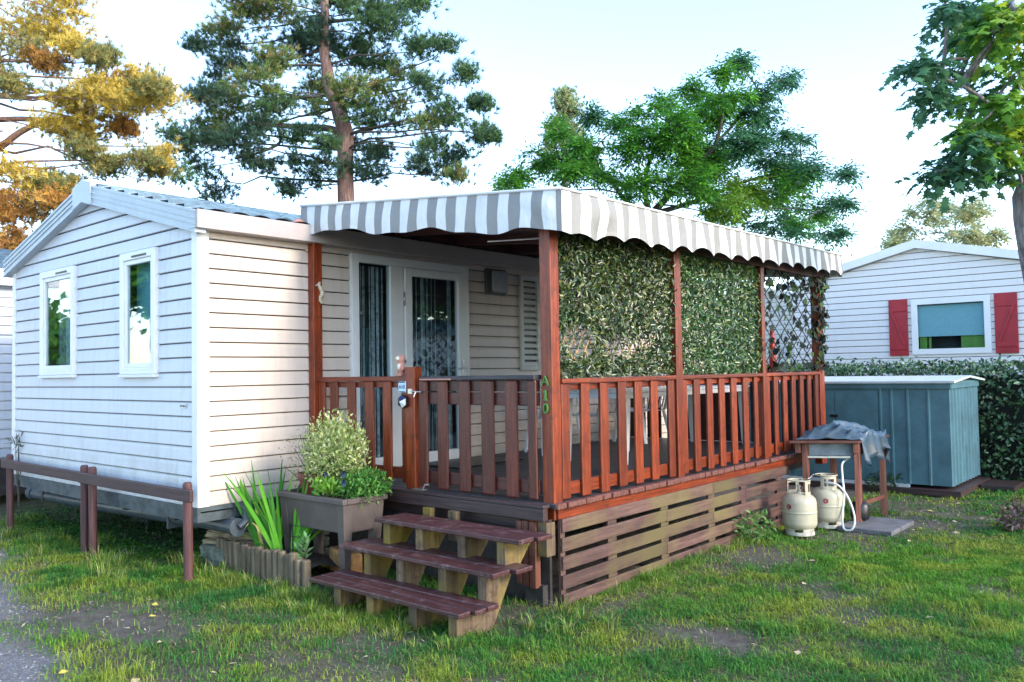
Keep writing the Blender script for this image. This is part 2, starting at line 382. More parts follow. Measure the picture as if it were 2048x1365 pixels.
me.vertices.add(nx * ny); me.vertices.foreach_set('co', np.stack([X, Y, Z], -1).astype(np.float32).ravel())
ii = (np.arange(ny - 1)[:, None] * nx + np.arange(nx - 1)[None, :]).ravel()
q = np.stack([ii, ii + 1, ii + nx + 1, ii + nx], 1).astype(np.int32)
me.loops.add(q.size); me.loops.foreach_set('vertex_index', q.ravel()); me.polygons.add(len(q))
me.polygons.foreach_set('loop_start', (np.arange(len(q)) * 4).astype(np.int32)); me.update(calc_edges=True)
me.polygons.foreach_set('use_smooth', np.ones(len(q), bool))
at_ = me.color_attributes.new('Col', 'FLOAT_COLOR', 'POINT')
Bm = bareness(X, Y).ravel(); pth = np.clip(path_d(X, Y) * 3, 0, 1).ravel()
cc = np.ones((nx * ny, 4), np.float32); cc[:, 0] = Bm; cc[:, 1] = pth; cc[:, 2] = 0
at_.data.foreach_set('color', cc.ravel())
m, ns, lk, bs = new_mat('lawn soil')
a_ = N(ns, 'ShaderNodeAttribute', attribute_name='Col'); sp = N(ns, 'ShaderNodeSeparateColor'); lk.new(a_.outputs['Color'], sp.inputs[0])
v = coords(ns, lk)
soil = ramp(ns, lk, noise(ns, lk, v, 9, 8, .75), [(.3, (.045, .035, .03)), (.5, (.10, .085, .072)), (.72, (.17, .15, .13))])
grn = ramp(ns, lk, noise(ns, lk, v, 5, 8, .7), [(.3, (.018, .026, .008)), (.5, (.06, .065, .022)), (.68, (.13, .115, .05))])
grav = ramp(ns, lk, noise(ns, lk, v, 60, 5, .8), [(.35, (.08, .08, .09)), (.5, (.17, .17, .18)), (.68, (.33, .32, .32))])
c = mix(ns, lk, sp.outputs[0], grn, soil); c = mix(ns, lk, sp.outputs[1], c, grav)
lk.new(c, bs.inputs['Base Color']); bs.inputs['Roughness'].default_value = .95
bump(ns, lk, bs, noise(ns, lk, v, 45, 6, .8), .9, .02)
me.materials.append(m)
g = bpy.data.objects.new('ground', me); COL.objects.link(g); g['kind'] = 'structure'

# grass blades: dense near the camera, thinner far off
def blades(n, x0, x1, y0, y1, hmin, hmax, wid, seedcol, dens=1.0, name='lawn_grass', label='short patchy lawn grass round the mobile home', segs=3):
    x = RNG.uniform(x0, x1, n); y = RNG.uniform(y0, y1, n)
    # keep only what could ever be seen
    dx, dy = x - CAM[0], y - CAM[1]; dep = dx * RW[2][0] + dy * RW[2][1]; lat = dx * RW[0][0] + dy * RW[0][1]
    keep = (dep > 2.5) & (np.abs(lat) < dep * .78 + .8)
    keep &= ~((x > 1.22) & (x < 8) & (y > -2.86) & (y < 0))
    keep &= ~((x > .4) & (y > 1.2) & (x < 9))
    keep &= ~((x > 8.0) & (x < 9.7) & (y > -3.85) & (y < -1))
    pr = (1 - bareness(x, y)) ** 1.4 * np.clip(.45 + fbm(x, y, 2.3, 12), 0, 1) * dens * np.clip(9.0 / dep, .25, 1) * np.clip((fbm(x, y, 8, 71) - .27) * 3.4, .28, 1)
    keep &= RNG.uniform(0, 1, n) < pr
    x, y = x[keep], y[keep]; n = len(x); dep = dep[keep]
    # clumping
    tu = fbm(x, y, 6, 20)
    h = RNG.uniform(hmin, hmax, n) * (.4 + 1.0 * tu) * (1 + .5 * (fbm(x, y, 1.1, 30) > .55))
    w_ = wid * RNG.uniform(.7, 1.3, n) * np.clip(dep / 6.0, 1, 2.2)
    a = RNG.uniform(0, 2 * np.pi, n); lean = RNG.uniform(.2, 1.0, n) + np.where(RNG.uniform(0, 1, n) < .35, RNG.uniform(.3, 1.3, n), 0)
    near_skirt = np.exp(-((y + 3.15) / .35) ** 2) * ((x > 1.0) & (x < 3.6)); left = np.exp(-((x + .45) / .4) ** 2)
    drym = RNG.uniform(0, 1, n) < (.07 + .38 * near_skirt + .10 * left + .2 * (bareness(x, y)))
    h = np.where(drym, h * .55, h); lean = np.where(drym, lean * 1.6 + .5, lean)
    D = np.stack([np.cos(a), np.sin(a), np.zeros(n)], 1); S = np.stack([-np.sin(a), np.cos(a), np.zeros(n)], 1)
    P = np.stack([x, y, gz(x, y) - .005], 1); up = np.array([0, 0, 1.0])
    V = [P - S * w_[:, None] / 2, P + S * w_[:, None] / 2]
    p1 = P + up * (h * .6)[:, None] + D * (h * lean * .3)[:, None]
    V += [p1 - S * w_[:, None] * .4, p1 + S * w_[:, None] * .4, P + up * (h * np.maximum(1 - .35 * lean, .25))[:, None] + D * (h * lean)[:, None]]
    V = np.stack(V, 1)
    # kind of grass by patch: green, yellow-green, dry straw
    k = fbm(x, y, .7, 40); k2 = fbm(x, y, 2.6, 44)
    green = np.array([.11, .28, .028]); deep = np.array([.045, .18, .04]); yel = np.array([.34, .38, .05]); dry = np.array([.38, .31, .15])
    t1 = np.clip((k + RNG.normal(0, .08, n) - .40) * 4, 0, 1)[:, None]; t2 = np.clip((k2 + RNG.normal(0, .10, n) - .48) * 4, 0, 1)[:, None]
    C = deep * (1 - t1) + green * t1; C = C * (1 - t2 * .75) + yel * t2 * .75
    isdry = drym
    C = np.where(isdry[:, None], dry, C) * RNG.uniform(.7, 1.3, (n, 1))
    o = polys(name, M['grass'], V, [(0, 1, 3, 2), (2, 3, 4)], np.clip(C, 0, 1))
    o['kind'] = 'stuff'; o['label'] = label; o['category'] = 'grass'
    return o
blades(1600000, -3.5, 6.5, -7.0, 4.6, .022, .062, .0045, 0)
blades(200000, 4.5, 14, -9, -2, .02, .055, .007, 0, dens=.8, name='far_lawn_grass', label='thin shaded lawn beyond the gas bottles and shed')
# dry litter and grit on the worn ground
n = 26000; x = RNG.uniform(-3, 9, n); y = RNG.uniform(-6.5, 4, n); k = RNG.uniform(0, 1, n) < (.10 + .8 * bareness(x, y)); k &= ~((x > 1.1) & (x < 9) & (y > -2.86)); x, y = x[k], y[k]; n = len(x)
D = rdir(n) * [1, 1, .25]; D = unit(D); Ll = RNG.uniform(.012, .055, n)
o = polys('dry_litter', M['grass'], leaf_quads(np.stack([x, y, gz(x, y) + .006], 1), D, unit(rdir(n) * .4 + [0, 0, 1]), Ll, Ll * RNG.uniform(.08, .35, n), .1), KITE, pick([(.42, .36, .22), (.28, .22, .13), (.5, .46, .34), (.12, .09, .06)], n, .3))
o['kind'] = 'stuff'; o['label'] = 'dry straw and leaf bits scattered over the worn ground'; o['category'] = 'litter'
n = 16000; x = RNG.uniform(-3.2, -.6, n); y = RNG.uniform(-3, 3, n); k = RNG.uniform(0, 1, n) < np.clip(path_d(x, y) * 2 + .15, 0, 1); x, y = x[k], y[k]; n = len(x)
c_ = np.stack([x, y, gz(x, y)], 1); rr = RNG.uniform(.003, .011, (n, 1)); offs = np.array([(1, 0, 0), (0, 1, 0), (-1, 0, 0), (0, -1, 0), (0, 0, .8)]); rot = RNG.uniform(0, 6.28, n)
V = c_[:, None] + np.stack([offs[None, :, 0] * np.cos(rot)[:, None] - offs[None, :, 1] * np.sin(rot)[:, None], offs[None, :, 0] * np.sin(rot)[:, None] + offs[None, :, 1] * np.cos(rot)[:, None], np.repeat(offs[None, :, 2], n, 0)], -1) * rr[:, None] * RNG.uniform(.6, 1.3, (n, 5, 1))
o = polys('gravel', M['grass'], V, [(0, 1, 4), (1, 2, 4), (2, 3, 4), (3, 0, 4)], pick([(.25, .25, .27), (.4, .4, .41), (.15, .15, .17)], n, .25)); o['kind'] = 'stuff'; o['label'] = 'loose grey grit on the track at the lower left'; o['category'] = 'gravel'
# longer tufts under the steps, along the fence and the log border
def tufts(spots, name, label, hmin=.10, hmax=.22, per=60, rad=.07):
    Vs = []; Cs = []
    for (cx, cy, s) in spots:
        n = int(per * s); a = RNG.uniform(0, 2 * np.pi, n); rr = np.abs(RNG.normal(0, rad * s, n)); x = cx + rr * np.cos(a); y = cy + rr * np.sin(a)
        a2 = a + RNG.normal(0, .6, n); h = RNG.uniform(hmin, hmax, n) * s; lean = RNG.uniform(.2, .9, n); w_ = RNG.uniform(.003, .006, n)
        D = np.stack([np.cos(a2), np.sin(a2), np.zeros(n)], 1); S = np.stack([-np.sin(a2), np.cos(a2), np.zeros(n)], 1); up = np.array([0, 0, 1.])
        P = np.stack([x, y, gz(x, y) - .01], 1); p1 = P + up * (h * .6)[:, None] + D * (h * lean * .3)[:, None]
        V = np.stack([P - S * w_[:, None] / 2, P + S * w_[:, None] / 2, p1 - S * w_[:, None] * .45, p1 + S * w_[:, None] * .45,
                      P + up * (h * (1 - .3 * lean))[:, None] + D * (h * lean)[:, None]], 1)
        C = pick([(.10, .24, .03), (.20, .30, .04), (.28, .32, .06), (.05, .16, .02), (.38, .36, .18)], n, .25); Vs.append(V); Cs.append(C)
    o = polys(name, M['grass'], np.concatenate(Vs), [(0, 1, 3, 2), (2, 3, 4)], np.concatenate(Cs)); o['kind'] = 'stuff'; o['label'] = label; o['category'] = 'grass'
sp_ = []
for i in range(26): sp_.append((RNG.uniform(-.15, .28), RNG.uniform(-2.9, -1.2), RNG.uniform(.4, .8)))
for i in range(24): sp_.append((RNG.uniform(0.0, .25), RNG.uniform(-1.2, .2), RNG.uniform(.45, .75)))
for i in range(34): sp_.append((RNG.uniform(-.55, .25), RNG.uniform(.1, 4.6), RNG.uniform(.5, 1.1)))
for i in range(16): sp_.append((RNG.uniform(1.0, 4.6), RNG.uniform(-3.05, -2.9), RNG.uniform(.4, .75)))
for i in range(10): sp_.append((RNG.uniform(.3, 1.1), RNG.uniform(-3.5, -2.95), RNG.uniform(.4, .8)))
tufts(sp_, 'tall_grass_tufts', 'longer grass tufts along the steps, log border and low fence')
# dark clover and weeds under the home
n = 9000; x = RNG.uniform(.0, 1.6, n); y = RNG.uniform(.2, 4.8, n)
P = np.stack([x, y, gz(x, y) + RNG.uniform(.0, .09, n)], 1); D = rdir(n); D[:, 2] = np.abs(D[:, 2]) * .5; D = unit(D)
V = leaf_quads(P, D, np.tile([0, 0, 1.], (n, 1)) + RNG.normal(0, .4, (n, 3)), RNG.uniform(.02, .04, n), RNG.uniform(.015, .025, n))
o = polys('clover_weeds', M['leaf'], V, KITE, pick([(.03, .10, .02), (.05, .16, .03), (.02, .07, .02)], n)); o['kind'] = 'stuff'; o['label'] = 'low weeds and clover in the shade under the mobile home'; o['category'] = 'weeds'

# ================================================================ the mobile home
PIT = .12527; Z0 = .565
def siding_rows(mb, plane, u0, u1, ztop, opens=(), pit=PIT, zb=Z0, sgn=-1, base=0.0, slope=None, bulge=.012, back=None):
    """lap cladding. plane 'x': faces -x, runs along y; plane 'y': faces -y, runs along x. slope(z)->(u0,u1)"""
    nrow = int(math.ceil((ztop - zb) / pit))
    prof = [(0.0, bulge), (.04, bulge + .003), (.35, bulge * .93), (.7, bulge * .6), (.885, bulge * .15), (.89, -.006), (.93, -.008)]; bk = back if back is not None else mb
    for k in range(nrow):
        za = zb + k * pit
        cuts = sorted(set([0.0, 1.0] + [min(1, max(0, (zz - za) / pit)) for o_ in opens for zz in o_[2:4] if 0 < (zz - za) / pit < 1]))
        for c0, c1 in zip(cuts[:-1], cuts[1:]):
            zm = za + (c0 + c1) / 2 * pit
            lo, hi = (u0, u1) if slope is None else slope(zm)
            if hi <= lo: continue
            segs = [(lo, hi)]
            for o_ in opens:
                if o_[2] < zm < o_[3]:
                    ns_ = []
                    for a, b_ in segs:
                        if o_[1] <= a or o_[0] >= b_: ns_.append((a, b_)); continue
                        if o_[0] > a: ns_.append((a, o_[0]))
                        if o_[1] < b_: ns_.append((o_[1], b_))
                    segs = ns_
            ts = sorted(set([c0, min(c1, .93)] + [t for t, _ in prof if c0 < t < c1]))
            if c0 >= .93: continue
            def off(t):
                for (t0, d0), (t1, d1) in zip(prof[:-1], prof[1:]):
                    if t0 <= t <= t1: return d0 + (d1 - d0) * (t - t0) / max(t1 - t0, 1e-9)
                return -.004
            for a, b_ in segs:
                vs = []
                for t in ts:
                    z = za + t * pit; d = base + sgn * off(t)
                    aa, bb = a, b_
                    if slope is not None:
                        s0, s1 = slope(z); aa = max(a, s0) if a != lo else s0; bb = min(b_, s1) if b_ != hi else s1
                        if bb < aa: bb = aa
                    vs += [(d, aa, z), (d, bb, z)] if plane == 'x' else [(aa, d, z), (bb, d, z)]
                if c0 == 0:   # underside lip
                    e = base + .010 * -sgn
                    if slope is None or slope(za)[1] > slope(za)[0]:
                        q0, q1 = (a, b_) if slope is None else (max(a, slope(za)[0]), min(b_, slope(za)[1]))
                        g0, g1 = za - .016, za + .004; f_ = base + .0095 * -sgn
                        if q1 > q0: bk.add([(f_, q0, g0), (f_, q1, g0), (f_, q1, g1), (f_, q0, g1)] if plane == 'x' else [(q0, f_, g0), (q1, f_, g0), (q1, f_, g1), (q0, f_, g1)], [(0, 1, 2, 3)])
                    vs = ([(e, vs[0][1], za), (e, vs[1][1], za)] if plane == 'x' else [(vs[0][0], e, za), (vs[1][0], e, za)]) + vs
                mb.add(vs, [(2 * i, 2 * i + 1, 2 * i + 3, 2 * i + 2) for i in range(len(vs) // 2 - 1)])
    return mb

home = thing('mobile_home', 'beige clad mobile home with gable end coloured for shade, blue tiled roof and glazed door', 'mobile home', (0, 0, 0.5))
W_, L_ = 4.16, 9.0; APY, APZ, EZ = 2.08, 3.44, 2.90
G = (APZ - EZ) / APY
def gs(z):
    if z <= EZ: return (0.0, W_)
    h = (z - EZ) / G; return (h, W_ - h)
win1 = (2.42, 3.30, 1.69, 2.81); win2 = (.68, 1.37, 1.68, 2.81)
ins = .05
op = [(a + ins, b_ - ins, c + ins, d - ins) for a, b_, c, d in (win1, win2)]
bkk = MB()
siding_rows(MB(), 'x', 0, W_, 3.43, op, slope=gs, back=bkk).build('gable_wall', M['siding_sky_tint'], home, recalc=False)
siding_rows(MB(), 'y', 0, L_, 2.92, [(1.62, 3.19, .60, 2.80)], back=bkk).build('long_wall', M['siding'], home, recalc=False)
bkk.build('joint_shadow_strip', M['black'], home, recalc=False)
mb = MB(); mb.box((L_ - .02, 0.02, .56), (L_, W_, 2.9)); mb.box((.05, W_ - .02, .56), (L_ - .02, W_, 2.9)); mb.build('rear_wall', M['siding'], home)
mb = MB(); mb.box((-.022, -.022, .555), (.085, .0, 2.89)); mb.box((-.0225, -.0, .555), (-.002, .075, 2.886)); mb.build('corner_trim', M['white'], home, bevel=.004)
mb = MB(); mb.box((-.02, W_ - .06, .56), (.02, W_ + .02, 2.88)); mb.build('corner_trim', M['white'], home, bevel=.004)
mb = MB(); mb.box((-.035, -.035, .515), (-.005, W_ + .03, .565)); mb.box((-.0355, -.036, .53), (L_, -.004, .5655)); mb.box((-.02, -.015, .44), (0.02, W_, .515)); mb.box((.02, -.015, .44), (L_, .02, .514)); mb.build('sill_beam', M['sill'], home)
mb = MB(); mb.box((-.03, -.03, .549), (-.002, W_, .5645)); mb.build('drip_strip', M['white'], home)
mb = MB(); mb.box((.15, .15, .42), (L_ - .1, W_ - .1, .5)); mb.box((.25, .5, .3), (8.5, .62, .42)); mb.box((.25, 3.4, .3), (8.5, 3.52, .42))
for yy in (.6, 1.55, 2.6, 3.45): mb.box((.10, yy, .38), (.2, yy + .07, .46))
mb.build('chassis', M['rustiron'], home)
for (px_, py_) in ((1.0, 1.0), (1.0, 3.0), (4, 1), (4, 3)): MB().box((px_, py_, -.05), (px_ + .2, py_ + .4, .3)).build('support_block', M['concrete'], home)
# roof: tiled sheet in two slopes
def roof_slope(side):
    mb = MB(); nu = 9.2; us = np.arange(-.05, L_ + .15, .04); rows = 8; vs = []
    for i in range(rows):
        for t in (0, .3, .7, .98): vs.append((i + t) / rows)
    vs.append(1.0)
    def fn(u_, v_):
        s = v_ * (APY + .16); i = min(int(v_ * rows), rows - 1); t = v_ * rows - i
        y = -.14 + s if side < 0 else W_ + .14 - s
        z = EZ + .115 + (s - .14) * G + .028 * abs(math.sin(math.pi * u_ / .21)) ** .7 + .045 * (1 - t)
        return (u_, y, z)
    mb.grid(fn, list(us), vs)
    return mb
roof_slope(-1).build('roof', M['tile'], home, recalc=False); roof_slope(1).build('roof', M['tile'], home, recalc=False)
mb = MB(); mb.prism([(-.10, EZ + .06), (APY, EZ + .06 + (APY + .1) * G), (W_ + .10, EZ + .06), (W_ + .1, EZ + .03), (APY, EZ + .03 + (APY + .08) * G), (-.1, EZ + .03)], 'x', -.02, L_); mb.build('roof_deck', M['interior'], home)
mb = MB(); mb.tube([(-.04, APY, APZ + .125), (L_, APY, APZ + .125)], .05, 10); mb.build('ridge_cap', M['tile'], home, smooth=True)
# rake boards
def rake(y0, y1):
    mb = MB(); z0 = lambda y: EZ + (min(y, W_ - y)) * G
    mb.add([(-.085, y0, z0(y0) - .03), (-.085, y1, z0(y1) - .03), (-.085, y1, z0(y1) + .155), (-.085, y0, z0(y0) + .155),
            (.01, y0, z0(y0) - .03), (.01, y1, z0(y1) - .03), (.01, y1, z0(y1) + .155), (.01, y0, z0(y0) + .155)],
           [(0, 1, 2, 3), (7, 6, 5, 4), (0, 4, 5, 1), (3, 2, 6, 7), (0, 3, 7, 4), (1, 5, 6, 2)])
    for dz, t in ((.145, .022), (.085, .012), (.035, .008), (-.028, .012)):
        mb.beam((-.088, y0, z0(y0) + dz), (-.088, y1, z0(y1) + dz), .014, t)
    return mb
rake(-.11, APY).build('rake_board', M['trimgrey'], home); rake(W_ + .11, APY).build('rake_board', M['trimgrey'], home)
mb = MB(); mb.prism([(APY - .21, APZ - .095), (APY, APZ - .04), (APY + .21, APZ - .095), (APY + .21, APZ + .13), (APY, APZ + .185), (APY - .21, APZ + .13)], 'x', -.106, -.02); mb.build('apex_cover', M['trimgrey'], home, bevel=.006)
mb = MB(); mb.box((-.09, -.15, 2.875), (L_ + .05, -.10, 3.03)); mb.box((-.088, -.10, 2.875), (L_ + .04, 0.0, 2.884)); mb.build('eave_board', M['eave'], home, bevel=.005)
# windows
def gable_window(y0, y1, z0, z1, blind):
    t = .066
    mb = MB()
    for a, b_ in (((-.045, y0, z0), (.02, y0 + t, z1)), ((-.045, y1 - t, z0), (.02, y1, z1)), ((-.044, y0 + t, z1 - t * 1.1), (.02, y1 - t, z1)), ((-.044, y0 + t, z0), (.02, y1 - t, z0 + t * .9))): mb.box(a, b_)
    wdw = mb.build('window', M['white'], home, bevel=.006)
    mb = MB(); t2 = .042
    a0, a1, c0, c1 = y0 + t, y1 - t, z0 + t * .9, z1 - t * 1.1
    for a, b_ in (((-.03, a0, c0), (.01, a0 + t2, c1)), ((-.03, a1 - t2, c0), (.01, a1, c1)), ((-.029, a0 + t2, c1 - t2), (.01, a1 - t2, c1)), ((-.029, a0 + t2, c0), (.01, a1 - t2, c0 + t2))): mb.box(a, b_)
    mb.build('sash', M['white'], wdw, bevel=.005)
    mb = MB(); mb.box((-.012, a0 + t2, c0 + t2), (-.006, a1 - t2, c1 - t2)); mb.build('pane', M['glass'], wdw)
    mb = MB(); mb.box((-.06, y0 - .005, z0 - .03), (-.0, y1 + .005, z0 - .002)); mb.build('sill', M['white'], wdw, bevel=.004)
    mb = MB()
    for k in range(9): mb.box((-.051, a0 + .09 + k * .032, z1 - .055), (-.046, a0 + .115 + k * .032, z1 - .038))
    mb.build('trickle_vent', M['black'], wdw)
    if blind:
        mb = MB(); mb.box((.10, a0, z0 + .42), (.105, a1 + .02, z1)); mb.build('blind', M['blind'], wdw)
        mb = MB(); us = np.linspace(a0 - .02, a1 + .02, 3); vs = np.linspace(z0, z0 + .42, 31)
        mb.grid(lambda u_, v_: (.13 + .006 * math.sin(v_ * 2 * math.pi / .055), u_, v_), us, vs); mb.build('pleated_blind', M['blindcream'], wdw)
    else:
        mb = MB()
        for k in range(44):
            yy = a0 + RNG.uniform(0, a1 - a0); mb.box((.12, yy, z0 + .02), (.124, yy + RNG.uniform(.003, .012), z1))
        mb.build('curtain', M['string'], wdw)
gable_window(*win1, False); gable_window(*win2, True)
# interior shell
mb = MB(); mb.box((.02, .03, .56), (L_ - .05, W_ - .04, .58)); mb.build('floor_inside', M['floorin'], home)
mb = MB(); mb.box((1.35, .3, .6), (1.38, W_ - .1, 2.85)); mb.box((.02, 1.8, .6), (1.35, 1.83, 2.85)); mb.box((1.3, 2.6, .6), (4.5, 2.63, 2.85)); mb.box((3.8, .05, .6), (3.83, 2.6, 2.85)); mb.build('inner_wall', M['interior'], home)
# glazed door
D = .045
mb = MB()
for a, b_ in (((1.58, -D, .65), (1.67, .03, 2.84)), ((2.075, -D, .652), (2.25, .03, 2.755)), ((3.14, -D, .65), (3.235, .03, 2.84)), ((1.67, -D + .001, 2.755), (3.14, .03, 2.84)), ((1.67, -D + .001, .65), (2.075, .03, .81))): mb.box(a, b_)
mb.build('door_frame', M['white'], home, bevel=.006)
mb = MB()
for a, b_ in (((2.26, -D - .02, .67), (2.355, .0, 2.75)), ((3.045, -D - .02, .67), (3.135, .0, 2.75)), ((2.355, -D - .019, 2.665), (3.045, 0, 2.75)), ((2.355, -D - .019, .67), (3.045, 0, .815))): mb.box(a, b_)
door = mb.build('door', M['white'], home, bevel=.008)
mb = MB(); mb.box((2.355, -.03, .815), (3.045, -.024, 2.665)); mb.build('pane', M['glass2'], door)
mb = MB(); mb.tube([(3.10, -D - .02, 1.70), (3.10, -D - .075, 1.70), (2.97, -D - .08, 1.69)], .011, 8); mb.box((3.085, -D - .028, 1.52), (3.117, -D - .02, 1.78)); mb.build('handle', M['metal'], door)
for zz in (2.42, 1.72, .98):
    mb = MB(); mb.tube([(2.25, -D - .012, zz - .07), (2.25, -D - .012, zz + .07)], .012, 8); mb.build('hinge', M['metal'], door, smooth=True)
mb = MB(); mb.box((1.67, -.02, .81), (2.075, -.014, 2.755)); mb.build('side_pane', M['glass2'], home)
cu = MB(); cu2 = MB()
x_ = 1.68
while x_ < 3.05:
    w2 = RNG.uniform(.004, .013); (cu if RNG.uniform() < .5 else cu2).box((x_, .07, .7), (x_ + w2, .074, 2.74)); x_ += w2 + RNG.uniform(.003, .012)
    if 2.07 < x_ < 2.35: x_ = 2.36
cu.build('bead_curtain', M['string'], home); cu2.build('bead_curtain', M['stringdark'], home)
mb = MB()
for k in range(13): mb.box((1.9, .10, .9 + k * .075), (2.05, .105, .906 + k * .075))
for k in range(4): mb.box((1.9 + k * .045, .10, .9), (1.905 + k * .045, .105, 1.86))
for k in range(8): mb.box((1.69, .115, .78 + k * .1), (1.84, .12, .788 + k * .1))
for k in range(4): mb.box((1.69 + k * .045, .115, .75), (1.696 + k * .045, .12, 1.65))
mb.build('wire_rack', M['string'], home)
mb = MB(); mb.lathe([(.10, 0), (.16, .05), (.17, .45), (.13, .5)], (1.96, .30, 1.15), 20); mb.box((1.9, .17, 1.62), (2.04, .2, 2.12)); mb.build('interior_tub', M['turq'], home, smooth=False)
mb = MB(); mb.box((2.45, .22, .6), (2.95, .6, 2.02)); mb.build('door_reflection_block', M['blind_refl_blue'], home)  # pale blue block stands in for the home reflected in the door glass
# vent box, louver shutter, sticker
mb = MB(); mb.box((3.53, -.05, 2.55), (3.87, -.012, 2.85)); vb = mb.build('vent_box', M['dgrey'], home, bevel=.006)
mb = MB(); mb.box((3.60, -.10, 2.575), (3.86, -.05, 2.825)); mb.build('box_cover', M['grey'], vb, bevel=.02)
mb = MB()
for a, b_ in (((4.14, -.05, 1.66), (4.19, -.012, 2.815)), ((4.45, -.05, 1.66), (4.50, -.012, 2.815)), ((4.19, -.049, 2.76), (4.45, -.012, 2.815)), ((4.19, -.049, 1.66), (4.45, -.012, 1.71))): mb.box(a, b_)
lv = mb.build('louver_shutter', M['louver'], home, bevel=.004)
mb = MB()
for k in range(14): mb.add([(4.19, -.05, 1.715 + k * .075), (4.45, -.05, 1.715 + k * .075), (4.45, -.03, 1.762 + k * .075), (4.19, -.03, 1.762 + k * .075)], [(0, 1, 2, 3)])
mb.build('slats', M['louver'], lv, solid=.006)
mb = MB(); mb.box((4.19, -.016, 1.71), (4.45, -.0135, 2.76)); mb.build('louver_backing', M['black'], lv)
def text(s, loc, rot, size, mat, parent=None, ext=.002, name='lettering'):
    cu_ = bpy.data.curves.new(name, 'FONT'); cu_.body = s; cu_.size = size; cu_.extrude = ext; cu_.align_x = 'CENTER'; cu_.align_y = 'CENTER'
    o = bpy.data.objects.new(name, cu_); COL.objects.link(o)
    dg = bpy.context.evaluated_depsgraph_get(); me_ = bpy.data.meshes.new_from_object(o.evaluated_get(dg))
    bpy.data.objects.remove(o); me_.materials.clear(); me_.materials.append(mat)
    off = Vector(parent['_w']) if parent else Vector((0, 0, 0))
    me_.transform(Matrix.Translation(Vector(loc) - off) @ Euler(rot).to_matrix().to_4x4())
    o = bpy.data.objects.new(name, me_); COL.objects.link(o); o['_w'] = tuple(off)
    if parent: o.parent = parent
    return o
FACE_NX = (R_(90), 0, R_(-90))    # text read from the -x side
FACE_NY = (R_(90), 0, 0)
mb = MB(); mb.box((-.021, .18, 1.382), (-.0165, .275, 1.422)); st = mb.build('sticker', M['sticker'], home)
text('855463', (-.0225, .2275, 1.402), FACE_NX, .03, M['black'], st, .0005)
# drain pipe under the gable
mb = MB(); mb.tube([(.26, 4.35, .30), (.26, 2.2, .33), (.27, .4, .37), (.27, -.13, .375)], .062, 16); mb.tube([(.27, -.10, .375), (.27, -.15, .375)], .078, 16)
mb.tube([(.30, .02, .38), (.33, .05, .52)], .05, 12); mb.tube([(.27, -.16, .38), (.33, -.17, .42), (.36, -.12, .5), (.37, .0, .54)], .032, 10)
mb.tube([(.26, 4.25, .30), (.26, 4.37, .30)], .075, 16)
for yy in (.9, 2.45, 3.85): mb.box((.19, yy, .26), (.33, yy + .03, .46))
mb.build('drain_pipe', M['pipe'], home, smooth=False, bevel=.003)

# ================================================================ timber deck
XF, YD = 1.15, -2.81
deck = thing('timber_deck', 'raised red stained timber deck with balustrades and slatted skirt against the mobile home', 'deck', (1.2, -2.8, 0))
mb = MB(); xx = 1.13
deckm = []
while xx < 6.50:
    mb.box((xx, -2.865 + RNG.uniform(-.008, .008), .668), (xx + .108, -.04, .700)); xx += .116
mb.build('decking', M['deckdark'], deck, bevel=.004, seg=1)
mb = MB(); xx = 1.13
while xx < 6.50:
    mb.box((xx + .003, -2.885 + RNG.uniform(-.012, .008), .662), (xx + .108, -2.83, .7025)); xx += .116
mb.build('decking_ends', M['deckend'], deck, bevel=.005, seg=1)
mb = MB(); mb.box((1.19, -2.845, .585), (6.46, -2.80, .660)); mb.build('side_beam', M['redx'], deck, bevel=.004)
mb = MB(); mb.box((1.045, -2.82, .585), (1.10, -.98, .672)); mb.box((1.046, -2.82, .672), (1.125, -.98, .698)); mb.build('front_beam', M['fascia'], deck, bevel=.006)
mb = MB(); mb.box((1.06, -.98, .60), (1.12, -.03, .67)); mb.box((1.13, -2.8, .50), (1.17, -.05, .585)); mb.box((1.3, -2.6, .45), (6.4, -2.52, .60)); mb.box((1.3, -.3, .45), (6.4, -.22, .60)); mb.build('joists', M['fascia'], deck, bevel=.004)
# posts
def post(name, x0, x1, y0, y1, z0, z1, mat='redz'):
    return MB().box((x0, y0, z0), (x1, y1, z1)).build(name, M[mat], deck, bevel=.006)
post('roof_post', 1.085, 1.185, -.10, -.015, .66, 2.93)
post('roof_post', 1.17, 1.272, YD - .012, YD + .09, .575, 2.70)
post('roof_post', 2.925, 3.035, YD - .03, YD + .06, .60, 2.72)
post('roof_post', 4.715, 4.80, YD - .03, YD + .06, .60, 2.72)
post('roof_post', 6.29, 6.44, YD - .03, YD + .06, .50, 2.74)
post('gate_post', XF - .04, XF + .045, -1.43, -1.32, .655, 1.70)
# side balustrades
def railing(x0, x1, bals):
    e = MB().box((x0, YD - .03, 1.555), (x1, YD + .055, 1.592)).build('railing', M['redx'], deck, bevel=.006)
    MB().box((x0, YD + .012, 1.505), (x1, YD + .042, 1.552)).build('upper_rail', M['redx'], e, bevel=.004)
    MB().box((x0, YD + .012, .735), (x1, YD + .042, .83)).build('bottom_rail', M['redx'], e, bevel=.004)
    for i, (a, b_) in enumerate(bals):
        jz = RNG.uniform(-.008, .008)
        MB().box((a, YD - .016 + RNG.uniform(-.003, .003), .712 + jz), (b_, YD + .010, 1.554)).build('baluster', M['redz'], e, bevel=.008)
    return e
railing(1.272, 2.925, [(1.276, 1.375), (1.52, 1.63), (1.77, 1.88), (2.02, 2.13), (2.27, 2.38), (2.52, 2.63), (2.80, 2.905)])
railing(3.035, 4.715, [(3.04, 3.13), (3.26, 3.37), (3.51, 3.62), (3.76, 3.87), (4.01, 4.12), (4.27, 4.38), (4.53, 4.61)])
